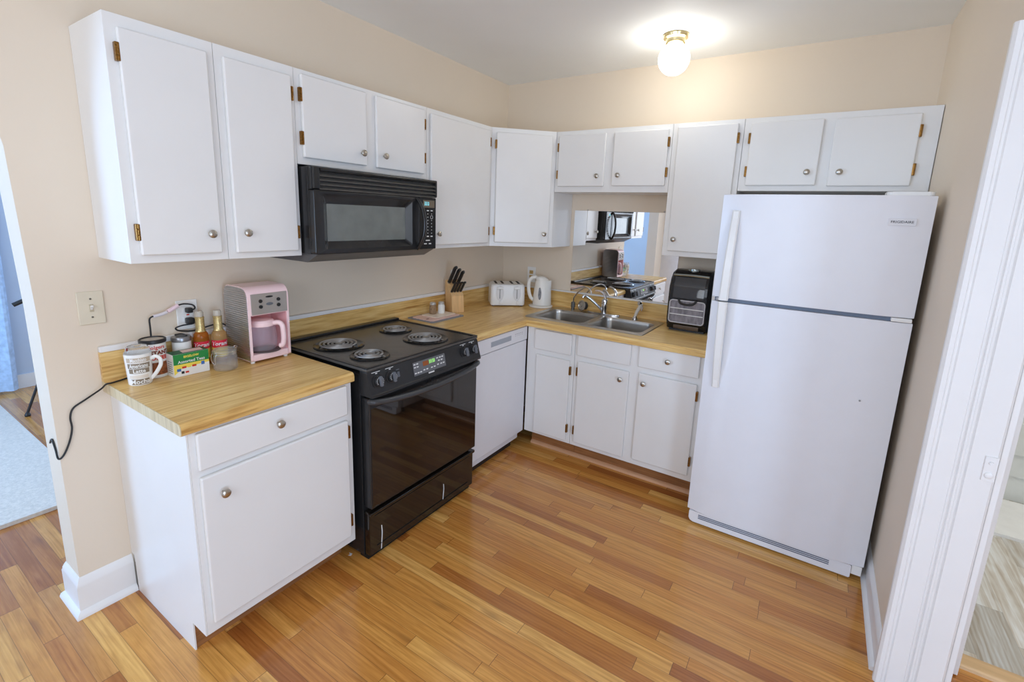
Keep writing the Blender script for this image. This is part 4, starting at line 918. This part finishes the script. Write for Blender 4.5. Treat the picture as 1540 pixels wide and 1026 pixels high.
syrup(0.088, -2.290, 'paler syrup bottle with red label, nearest the coffee maker', True)

# ------------------------------------------------------------------ wall plates and cords
def plate(T, s, z, name, label, mat, w=0.078, h=0.122):
    t = thing(name, label, name.replace('_', ' '), T((s, 0.003, z)), group='wall outlets' if name == 'wall_outlet' else None)
    MB(T).box(s - w / 2, s + w / 2, 0.0005, 0.0065, z - h / 2, z + h / 2, 0.003, 3).build('cover_plate', mat, t)
    return t
t = plate(TL, -2.679, 1.200, 'light_switch', 'ivory toggle light switch on the wall beside the archway', ivory)
MB(TL).box(-2.679 - 0.006, -2.679 + 0.006, 0.006, 0.0085, 1.186, 1.214, 0.001).build('toggle_slot', P('ivory_shadow', srgb(190, 178, 152), 0.4), t)
MB(TL).prism([(0.007, 1.192), (0.018, 1.206), (0.017, 1.211), (0.007, 1.208)], 'yz', -2.6825, -2.6755).build('toggle', white_plas, t)
for z in (1.166, 1.234): MB().lathe([(0.0036, 0), (0.0034, 0.0015), (0, 0.002)], TL((-2.679, 0.0065, z)), (1, 0, 0), 10).build('screw', P('dull_screw', srgb(120, 112, 100), 0.4, metal=0.6), t)
def sockets(T, s, z, t, mat):
    for dz in (-0.0195, 0.0195):
        so = MB(T).box(s - 0.017, s + 0.017, 0.006, 0.009, z + dz - 0.014, z + dz + 0.014, 0.003).build('socket', mat, t)
        MB(T).box(s - 0.0075, s - 0.0055, 0.0088, 0.0094, z + dz - 0.002, z + dz + 0.007).box(s + 0.0055, s + 0.0075, 0.0088, 0.0094, z + dz - 0.002, z + dz + 0.006).box(s - 0.0025, s + 0.0025, 0.0088, 0.0094, z + dz - 0.010, z + dz - 0.006).build('slot', dark_void, so)
t = plate(TL, -2.369, 1.128, 'wall_outlet', 'white wall outlet with two black plugs, left of the coffee maker', white_plas, 0.080, 0.125); sockets(TL, -2.369, 1.128, t, white_plas)
MB(TL).box(-2.374, -2.364, 0.009, 0.0105, 1.1255, 1.1305).build('reset_button', red_print, t)
t = plate(TL, -0.632, 1.135, 'wall_outlet', 'white wall outlet behind the knife block', white_plas, 0.078, 0.122); sockets(TL, -0.632, 1.135, t, white_plas)
t = plate(TB, 0.281, 1.135, 'wall_outlet', 'white outlet plate with tan sockets on the back wall above the kettle', white_plas, 0.076, 0.122); sockets(TB, 0.281, 1.135, t, P('tan_socket', srgb(196, 164, 104), 0.4))
t = thing('extension_cord', 'black cord with a pink inline connector, from the outlet down past the counter end', 'cord', (0.02, -2.5, 1.0))
MB().box(0.0098, 0.036, -2.381, -2.357, 1.138, 1.160, 0.005).build('plug', black_plas, t)
MB().tube([(0.034, -2.362, 1.150), (0.044, -2.354, 1.160), (0.040, -2.362, 1.174), (0.032, -2.390, 1.180), (0.030, -2.412, 1.176)], 0.0032, 8, smooth=5).build('cord', rubber, t)
cn = MB().tube([(0.030, -2.410, 1.1765), (0.030, -2.425, 1.168), (0.030, -2.448, 1.156)], 0.0085, 10, smooth=3).build('connector', P('pale_pink_plastic', srgb(240, 214, 222), 0.35), t)
MB().tube([(0.030, -2.452, 1.154), (0.030, -2.475, 1.147), (0.030, -2.500, 1.144)], 0.0065, 10, smooth=3).build('connector_sleeve', P('pale_grey_sleeve', srgb(226, 220, 226), 0.3), t)
MB().tube([(0.030, -2.498, 1.145), (0.027, -2.512, 1.135), (0.0268, -2.513, 1.10), (0.0268, -2.514, 1.05)], 0.0032, 8, smooth=5).build('cord', rubber, t)
MB().tube([(0.0268, -2.514, 1.052), (0.0268, -2.560, 0.99), (0.032, -2.580, 0.935), (0.044, -2.605, 0.9215), (0.066, -2.662, 0.9205), (0.066, -2.683, 0.9195), (0.040, -2.692, 0.898), (0.006, -2.735, 0.858), (0.005, -2.768, 0.838), (0.005, -2.780, 0.806), (0.005, -2.780, 0.762), (0.005, -2.792, 0.714), (0.004, -2.812, 0.670), (0.002, -2.8275, 0.660), (-0.02, -2.8270, 0.690), (-0.045, -2.8272, 0.722), (-0.075, -2.8272, 0.700)], 0.0032, 8, smooth=6).build('cord', rubber, t)
t = thing('power_cord', 'black appliance cord looping from the lower socket behind the syrup bottles', 'cord', (0.02, -2.36, 1.06))
MB().box(0.0098, 0.040, -2.384, -2.355, 1.090, 1.118, 0.006).build('plug', black_plas, t)
MB().tube([(0.036, -2.358, 1.096), (0.046, -2.372, 1.094), (0.040, -2.405, 1.092), (0.034, -2.428, 1.084), (0.030, -2.418, 1.071), (0.026, -2.380, 1.061), (0.024, -2.345, 1.060), (0.024, -2.300, 1.068), (0.026, -2.262, 1.074), (0.0275, -2.243, 1.070), (0.0275, -2.20, 1.03), (0.0275, -2.18, 0.97)], 0.0032, 8, smooth=6).build('cord', rubber, t)

# ------------------------------------------------------------------ things on the corner counter
t = thing('counter_mat', 'slate grey heat mat on the counter right of the stove', 'mat', (0.14, -0.97, Z0))
MB().prism(rrect(0.032, 0.258, -1.128, -0.822, 0.012), 'xy', Z0, Z0 + 0.006, 0.001).build('pad', slate, t)
t = thing('cutting_board', 'blush pink cutting board lying on the grey mat', 'cutting board', (0.15, -0.98, Z0 + 0.006), group='cutting boards')
MB().prism(rrect(0.060, 0.238, -1.116, -0.838, 0.016), 'xy', Z0 + 0.0064, Z0 + 0.0114, 0.0015).build('board', blush, t)
MB().prism(rrect(0.170, 0.184, -1.104, -1.080, 0.006), 'xy', Z0 + 0.0112, Z0 + 0.0118).build('hang_hole', brn_print, t)
t = thing('cutting_board', 'cream cutting board on top of the pink one, under the salt and pepper', 'cutting board', (0.13, -0.93, Z0 + 0.012), group='cutting boards')
MB().prism(rrect(0.070, 0.205, -1.040, -0.846, 0.012), 'xy', Z0 + 0.0122, Z0 + 0.0162, 0.0015).build('board', cream, t)
zk = Z0 + 0.0166
def shaker(x, y, lab, fill):
    t = thing('shaker', lab, 'shaker', (x, y, zk), group='salt and pepper shakers')
    MB().lathe([(0, 0), (0.021, 0), (0.023, 0.003), (0.023, 0.050), (0.019, 0.058), (0.017, 0.062), (0, 0.062)], (x, y, zk), n=24).build('jar_glass', fill, t)
    MB().lathe([(0.0185, 0.060), (0.020, 0.062), (0.020, 0.072), (0.016, 0.077), (0, 0.078)], (x, y, zk), n=24).build('lid', P('pale_metal_lid', srgb(206, 204, 200), 0.3, metal=0.6), t)
shaker(0.104, -0.965, 'pepper shaker with brown contents, the left of the pair on the cutting boards', pepper)
shaker(0.128, -0.908, 'salt shaker with white contents, the right of the pair on the cutting boards', sugar)
# knife block
kn_ = Vector((0.92, -0.392, 0)); kw = Vector((0.392, 0.92, 0)); kc = Vector((0.160, -0.770, Z0 + 0.0005)) - kn_ * 0.0
KB = lambda p: tuple(kc + kw * p[0] - kn_ * p[1] + Vector((0, 0, p[2])))     # (across, back, up)
t = thing('knife_block', 'beech knife block full of black-handled knives, in the corner beside the boards', 'knife block', tuple(kc))
poly = [(0.0, 0.0), (0.105, 0.0), (0.118, 0.215), (0.098, 0.222), (0.020, 0.128), (0.010, 0.118)]
MB(KB).prism(poly, 'yz', -0.046, 0.046, 0.002).build('block', beech, t)
ku = Vector((0, -0.64, 0.77))    # handle direction in block space (towards the front and up)
def knife(a, bk, up, ln, r, lab):
    th = thing('kitchen_knife', lab, 'knife', KB((a, bk, up)), group='knives in the block')
    pts = [KB((a, bk + ku.y * f * ln, up + ku.z * f * ln)) for f in (0.02, 0.3, 0.65, 0.92, 1.0)]
    m = MB().tube([pts[0], pts[1], pts[2], pts[3], tuple(Vector(pts[4]) + Vector((0.006, 0.004, -0.004)))], r, 10, smooth=3, flat=(1.1, 0.9)).build('handle', black_plas, th)
    rv = MB()
    for f in (0.28, 0.6): rv.lathe([(0.0022, 0), (0.0022, r * 1.75), (0, r * 1.75)], tuple(Vector(KB((a, bk + ku.y * f * ln, up + ku.z * f * ln))) - kw * r * 0.87), tuple(kw), 8)
    rv.build('rivet', nickel, m)
    MB().lathe([(r * 1.1, -0.004), (r * 1.1, 0.004), (0, 0.004)], KB((a, bk + 0.002, up + 0.001)), tuple(Vector(KB((0, ku.y, ku.z))) - Vector(KB((0, 0, 0)))), 8).build('bolster', nickel, th)
for i, a in enumerate((-0.031, 0.0, 0.031)):
    knife(a, 0.080 - 0.004 * i, 0.206 - 0.005 * i, 0.152 - 0.016 * i, 0.0122, ('leftmost', 'middle', 'rightmost')[i] + ' large black-handled knife in the top row of the block')
for i, a in enumerate((-0.036, -0.014, 0.009, 0.032)):
    knife(a, 0.030, 0.146, 0.096, 0.0082, ('leftmost', 'second from left', 'third from left', 'rightmost')[i] + ' small black-handled knife in the lower row of the block')
# toaster
ta = math.atan2(0.173, 0.196)
tu = Vector((math.cos(ta), math.sin(ta), 0)); tv = Vector((-math.sin(ta), math.cos(ta), 0)); tc_ = Vector((0.276, -0.327, Z0))
TT = lambda p: tuple(tc_ + tu * p[0] + tv * p[1] + Vector((0, 0, p[2])))
t = thing('toaster', 'white four-slice toaster in the counter corner left of the kettle', 'toaster', tuple(tc_ + tv * 0.1))
rings = []
for z, ins, r in ((0.008, 0.004, 0.02), (0.014, 0.0, 0.024), (0.10, 0.0, 0.024), (0.150, 0.002, 0.026), (0.163, 0.007, 0.03), (0.170, 0.018, 0.03)):
    rings.append([TT((x, y, z)) for x, y in rrect(-0.131 + ins, 0.131 - ins, 0.0 + ins, 0.205 - ins, r, 5)])
MB().loft(rings).build('body', white_plas, t)
for x in (-0.100, -0.050, 0.022, 0.072):
    MB(TT).box(x - 0.009 + 0.014, x + 0.009 + 0.014, 0.035, 0.175, 0.168, 0.1715, 0.001).build('slot', dark_void, t)
for x in (-0.062, 0.068):
    ov = MB(TT); ov.prism([(x + 0.030 * math.cos(a) , 0.100 + 0.058 * math.sin(a)) for a in [2 * PI * i / 24 for i in range(24)]], 'xz', -0.0025, 0.001).build('lever_recess', P('shaded_white_plastic', srgb(222, 220, 218), 0.35), t)
    MB(TT).box(x - 0.003, x + 0.003, -0.0035, 0.0, 0.060, 0.132, 0.0005).build('lever_slot', P('grey_slot', srgb(140, 138, 136), 0.5), t)
    MB(TT).box(x - 0.024, x + 0.024, -0.018, -0.003, 0.132, 0.152, 0.005, 3).build('lever', white_plas, t)
    MB().lathe([(0.0, 0), (0.013, 0), (0.012, 0.012), (0, 0.013)], TT((x + 0.010, -0.0005, 0.030)), tuple(-tv), 18).build('dial', white_plas, t)
for x in (-0.11, 0.11):
    for y in (0.02, 0.18): MB().lathe([(0.009, 0), (0.009, 0.0085), (0, 0.0085)], TT((x, y, 0)), n=10).build('foot', P('dark_grey_plastic', (0.13, 0.14, 0.16), 0.3), t)
# kettle
kx, ky = 0.462, -0.150; ka = math.atan2(0.5433, 0.8387)
kuv = Vector((math.cos(ka), math.sin(ka), 0)); kvv = Vector((-math.sin(ka), math.cos(ka), 0))
KT = lambda p: tuple(Vector((kx, ky, Z0)) + kuv * p[0] + kvv * p[1] + Vector((0, 0, p[2])))
t = thing('kettle', 'white electric jug kettle on its base between the toaster and the sink', 'kettle', (kx, ky, Z0))
MB().lathe([(0, 0), (0.088, 0), (0.092, 0.004), (0.092, 0.010), (0.080, 0.016), (0, 0.016)], (kx, ky, Z0), n=40).build('power_base', kettle_w, t)
rings = []
for z, rx, ry, ox in ((0.0175, 0.070, 0.066, 0.008), (0.022, 0.072, 0.068, 0.008), (0.08, 0.069, 0.064, 0.008), (0.14, 0.063, 0.058, 0.008), (0.185, 0.056, 0.050, 0.008), (0.205, 0.053, 0.046, 0.008)):
    rings.append([KT((ox + rx * math.cos(2 * PI * i / 36) + (0.014 * max(0, math.cos(2 * PI * i / 36)) ** 8 * min(1, max(0, (z - 0.12) / 0.08))), ry * math.sin(2 * PI * i / 36), z)) for i in range(36)])
MB().loft(rings).build('body', kettle_w, t)
rings = []
for z, rx, ry, ox in ((0.2055, 0.051, 0.045, 0.006), (0.218, 0.047, 0.042, -0.002), (0.230, 0.036, 0.034, -0.010), (0.236, 0.016, 0.016, -0.014)):
    rings.append([KT((ox + rx * math.cos(2 * PI * i / 36), ry * math.sin(2 * PI * i / 36), z)) for i in range(36)])
MB().loft(rings).build('lid', kettle_w, t)
MB().tube([KT((-0.030, 0, 0.222)), KT((-0.062, 0, 0.226)), KT((-0.090, 0, 0.205)), KT((-0.098, 0, 0.165)), KT((-0.094, 0, 0.115)), KT((-0.080, 0, 0.072)), KT((-0.058, 0, 0.052))], 0.0115, 12, smooth=5, flat=(0.9, 1.15)).build('handle', kettle_w, t)
gq = MB()
gw = [(0.012 * math.cos(a), 0.048 * math.sin(a)) for a in [2 * PI * i / 28 for i in range(28)]]
rings = []
for k, (sc_, o) in enumerate(((1.0, 0.0), (0.95, 0.0022), (0.7, 0.0026))):
    rr_ = []
    for a_, b_ in gw:
        zz = 0.108 + b_ * sc_; u_ = -0.014 + a_ * sc_ * 1.1
        f = (zz - 0.0175) / (0.185 - 0.0175); rx = 0.071 - 0.015 * max(0, f) ** 1.2; ry = 0.067 - 0.0165 * max(0, f) ** 1.2
        c_ = max(-1, min(1, (u_ - 0.008) / rx)); rr_.append(KT((u_, -ry * math.sqrt(max(0, 1 - c_ * c_)) - o, zz)))
    rings.append(rr_)
gq.loft(rings).build('water_gauge', gauge_m, t, label='oval grey water gauge window')
# air fryer
AX0, AX1, AY0, AY1 = 1.446, 1.700, -0.270, -0.030
t = thing('air_fryer', 'black air fryer oven with clear basket window beside the refrigerator', 'air fryer', ((AX0 + AX1) / 2, -0.15, Z0))
pf = [(AY1, Z0 + 0.012), (AY0 + 0.03, Z0 + 0.012), (AY0 + 0.012, Z0 + 0.045), (AY0, Z0 + 0.06), (AY0 - 0.004, Z0 + 0.20), (AY0 + 0.004, Z0 + 0.29), (AY0 + 0.028, Z0 + 0.345), (AY0 + 0.065, Z0 + 0.375), (AY0 + 0.11, Z0 + 0.385), (AY1 - 0.02, Z0 + 0.380), (AY1, Z0 + 0.36)]
ab = MB()
prof_n = len(pf); rings = []
for x, ins in ((AX0, 0.030), (AX0 + 0.006, 0.012), (AX0 + 0.020, 0.0), (AX1 - 0.020, 0.0), (AX1 - 0.006, 0.012), (AX1, 0.030)):
    cyy = (AY0 + AY1) / 2; czz = Z0 + 0.19
    rings.append([(x, cyy + (y - cyy) * (1 - ins / 0.13), (czz + (z - czz) * (1 - ins / 0.19)) if z > Z0 + 0.05 else z) for y, z in pf])
ab.loft(rings).build('housing', fryer_bk, t)
MB().box(AX0 + 0.02, AX1 - 0.02, AY0 + 0.03, AY1 - 0.01, Z0, Z0 + 0.0125).build('base', black_plas, t)
# curved upper window follows the front profile
def strip(x0, x1, ks, off, name, mat, par):
    m = MB(); pts = ks
    A = [m.v((x0, y - off, z)) for y, z in pts]; B = [m.v((x1, y - off, z)) for y, z in pts]
    A2 = [m.v((x0, y + 0.004, z)) for y, z in pts]; B2 = [m.v((x1, y + 0.004, z)) for y, z in pts]
    for i in range(len(pts) - 1):
        m.face([A[i], A[i + 1], B[i + 1], B[i]]); m.face([A2[i], B2[i], B2[i + 1], A2[i + 1]]); m.face([A[i], A2[i], A2[i + 1], A[i + 1]]); m.face([B[i], B[i + 1], B2[i + 1], B2[i]])
    m.face([A[0], B[0], B2[0], A2[0]]); m.face([A[-1], A2[-1], B2[-1], B[-1]])
    return m.build(name, mat, par)
strip(AX0 + 0.035, AX1 - 0.035, [(AY0 - 0.003, Z0 + 0.215), (AY0 - 0.001, Z0 + 0.25), (AY0 + 0.004, Z0 + 0.288), (AY0 + 0.016, Z0 + 0.318), (AY0 + 0.028, Z0 + 0.342)], 0.004, 'viewing_window', fryer_win, t)
bo = strip(AX0 + 0.022, AX1 - 0.022, [(AY0 - 0.001, Z0 + 0.062), (AY0 - 0.002, Z0 + 0.10), (AY0 - 0.003, Z0 + 0.15), (AY0 - 0.004, Z0 + 0.198)], 0.006, 'basket_window', fryer_bask, t)
for z in (0.112, 0.150): MB().tube([(AX0 + 0.028, AY0 - 0.011, Z0 + z), (AX1 - 0.028, AY0 - 0.011, Z0 + z)], 0.0028, 8).build('wire_rack', white_plas, bo)
yy = AY0 - 0.011; x0_, x1_ = AX0 + 0.022, AX1 - 0.022
MB().tube([(p[0], yy + 0.001, p[1]) for p in rrect(x0_, x1_, Z0 + 0.060, Z0 + 0.200, 0.018, 5)], 0.0035, 8, closed=True).build('basket_frame', P('frosted_grey_plastic', srgb(196, 194, 198), 0.25), bo)
MB().tube([(AX0 + 0.075, AY0 - 0.012, Z0 + 0.204), (AX0 + 0.090, AY0 - 0.030, Z0 + 0.186), (AX0 + 0.127, AY0 - 0.034, Z0 + 0.180), (AX1 - 0.090, AY0 - 0.030, Z0 + 0.186), (AX1 - 0.075, AY0 - 0.012, Z0 + 0.204)], 0.007, 10, smooth=5).build('basket_handle', black_plas, bo)
MB().tube([(AX0 + 0.022, AY0 + 0.034, Z0 + 0.352), (AX0 + 0.127, AY0 + 0.030, Z0 + 0.355), (AX1 - 0.022, AY0 + 0.034, Z0 + 0.352)], 0.009, 10, smooth=4).build('chrome_band', P('dark_chrome', srgb(150, 156, 152), 0.15, metal=0.9), t)
MB().prism([((AX0 + AX1) / 2 + 0.036 * math.cos(a), AY0 + 0.085 + 0.022 * math.sin(a)) for a in [2 * PI * i / 24 for i in range(24)]], 'xy', Z0 + 0.374, Z0 + 0.392, 0.004).build('top_badge', P('dark_chrome', srgb(150, 156, 152), 0.15, metal=0.9), t)
MB().box(AX0 + 0.05, AX1 - 0.05, AY0 + 0.012, AY0 + 0.02, Z0 + 0.016, Z0 + 0.040, 0.003).build('base_trim', P('bronze_trim', srgb(92, 78, 66), 0.3, metal=0.7), t)

# ------------------------------------------------------------------ beyond the archway
t = thing('rug', 'large pale shag rug on the living room floor beyond the archway', 'rug', (-2.0, -3.8, 0))
MB().prism(rrect(-3.10, -0.938, -5.2, -2.520, 0.02), 'xy', 0.001, 0.022, 0.006).build('pile', rug_m, t)
t = thing('curtain', 'pale blue patterned curtain hanging on the far living room wall', 'curtain', (-3.2, -2.6, 0.02))
cu = MB(); rows = []
for j in range(9):
    z = 0.03 + 2.2 * j / 8; rw = []
    n = 60
    for i in range(n + 1):
        f = i / n; y = -2.352 - 1.10 * f; x = -3.235 + (0.030 + 0.012 * (1 - j / 8)) * math.sin(f * 34 + 0.5 * math.sin(j * 0.7)) + 0.012 * math.sin(f * 71)
        rw.append((x, y + 0.05 * (j / 8), z))
    rows.append(rw)
front = [[cu.v(p) for p in r] for r in rows]; back = [[cu.v((p[0] - 0.004, p[1], p[2])) for p in r] for r in rows]
for F in (front, back):
    for A, B in zip(F, F[1:]):
        for i in range(len(A) - 1): cu.face([A[i], A[i + 1], B[i + 1], B[i]])
for i in range(len(front[0]) - 1):
    cu.face([front[0][i], back[0][i], back[0][i + 1], front[0][i + 1]]); cu.face([front[-1][i], front[-1][i + 1], back[-1][i + 1], back[-1][i]])
for j in range(len(front) - 1):
    cu.face([front[j][0], front[j + 1][0], back[j + 1][0], back[j][0]]); cu.face([front[j][-1], back[j][-1], back[j + 1][-1], front[j + 1][-1]])
cu.build('fabric', curtain_m, t)
MB().tube([(-3.235, -2.15, 2.245), (-3.235, -3.75, 2.245)], 0.012, 12).lathe([(0.02, 0), (0.026, 0.02), (0.012, 0.04), (0, 0.042)], (-3.235, -2.15, 2.245), (0, 1, 0), 14).box(-3.34, -3.222, -2.215, -2.195, 2.235, 2.255).box(-3.34, -3.222, -3.70, -3.68, 2.235, 2.255).build('curtain_rod', black_plas, t)
tx, ty_ = -2.47, -2.17
t = thing('tripod', 'black camera tripod standing on the wood floor beyond the archway', 'tripod', (tx, ty_, 0))
for k, (fx_, fy_) in enumerate(((-2.555, -2.445), (-2.20, -2.05), (-2.70, -1.98))):
    lg_ = MB().tube([(tx, ty_, 0.80), ((tx * 0.45 + fx_ * 0.55), (ty_ * 0.45 + fy_ * 0.55), 0.80 * 0.45 + 0.02 * 0.55)], 0.013, 10).tube([((tx * 0.47 + fx_ * 0.53), (ty_ * 0.47 + fy_ * 0.53), 0.80 * 0.47 + 0.02 * 0.53), (fx_, fy_, 0.022)], 0.009, 10)
    c_ = Vector((tx * 0.46 + fx_ * 0.54, ty_ * 0.46 + fy_ * 0.54, 0.38)); lg_.lathe([(0.018, -0.03), (0.02, 0), (0.018, 0.03), (0, 0.03)], c_, (tx - fx_, ty_ - fy_, 0.78), 12)
    lo = lg_.build('leg', black_plas, t)
    MB().lathe([(0, 0), (0.016, 0), (0.018, 0.012), (0.010, 0.028), (0, 0.028)], (fx_, fy_, 0.0005), n=12).build('foot', rubber, lo)
MB().tube([(tx, ty_, 0.55), (tx, ty_, 0.90)], 0.014, 12).box(tx - 0.03, tx + 0.03, ty_ - 0.03, ty_ + 0.03, 0.78, 0.83, 0.006).build('column', black_plas, t)
MB().box(tx - 0.035, tx + 0.035, ty_ - 0.035, ty_ + 0.035, 0.90, 0.95, 0.008).build('head', black_plas, t)
MB().tube([(tx, ty_, 0.935), (-2.49, -2.385, 0.872)], 0.006, 8).tube([(-2.49, -2.375, 0.875), (-2.50, -2.435, 0.845)], 0.015, 12).build('pan_handle', black_plas, t)

# ------------------------------------------------------------------ bathroom glimpse
t = thing('bath_mat', 'white textured bath mat on the grey plank floor by the tub', 'bath mat', (3.7, 0.28, 0.004))
MB().prism(rrect(3.16, 4.20, 0.055, 0.53, 0.02), 'xy', 0.0045, 0.022, 0.007).build('pile', mat_m, t)
t = thing('bathtub', 'white bathtub seen through the doorway at the right edge', 'bathtub', (3.7, 0.95, 0))
tb = MB(); 
tb.loft([[(x, y, z) for x, y in rrect(2.86 + i_, 4.48 - i_, 0.56 + i_, 1.58 - i_, 0.04, 4)] for z, i_ in ((0.005, 0.02), (0.16, 0.02), (0.162, 0.012), (0.30, 0.012), (0.302, 0.004), (0.46, 0.004), (0.48, 0.0), (0.50, 0.004), (0.505, 0.015))] +
        [[(x, y, z) for x, y in rrect(2.86 + i_, 4.48 - i_, 0.56 + i_, 1.58 - i_, 0.08, 4)] for z, i_ in ((0.505, 0.07), (0.48, 0.085), (0.16, 0.14), (0.12, 0.20))])
tb.build('shell', tub_m, t)
# scrap of paper on the floor by the stove
t = MB().prism([(0.548, -2.012), (0.566, -2.008), (0.572, -2.020), (0.560, -2.026), (0.563, -2.018)], 'xy', 0.0006, 0.0022).build('paper_scrap', mark_w, None, own=True, label='tiny white paper scrap on the floor at the stove corner', category='scrap')

for o in LOCAL:
    if '_local' in o: del o['_local']
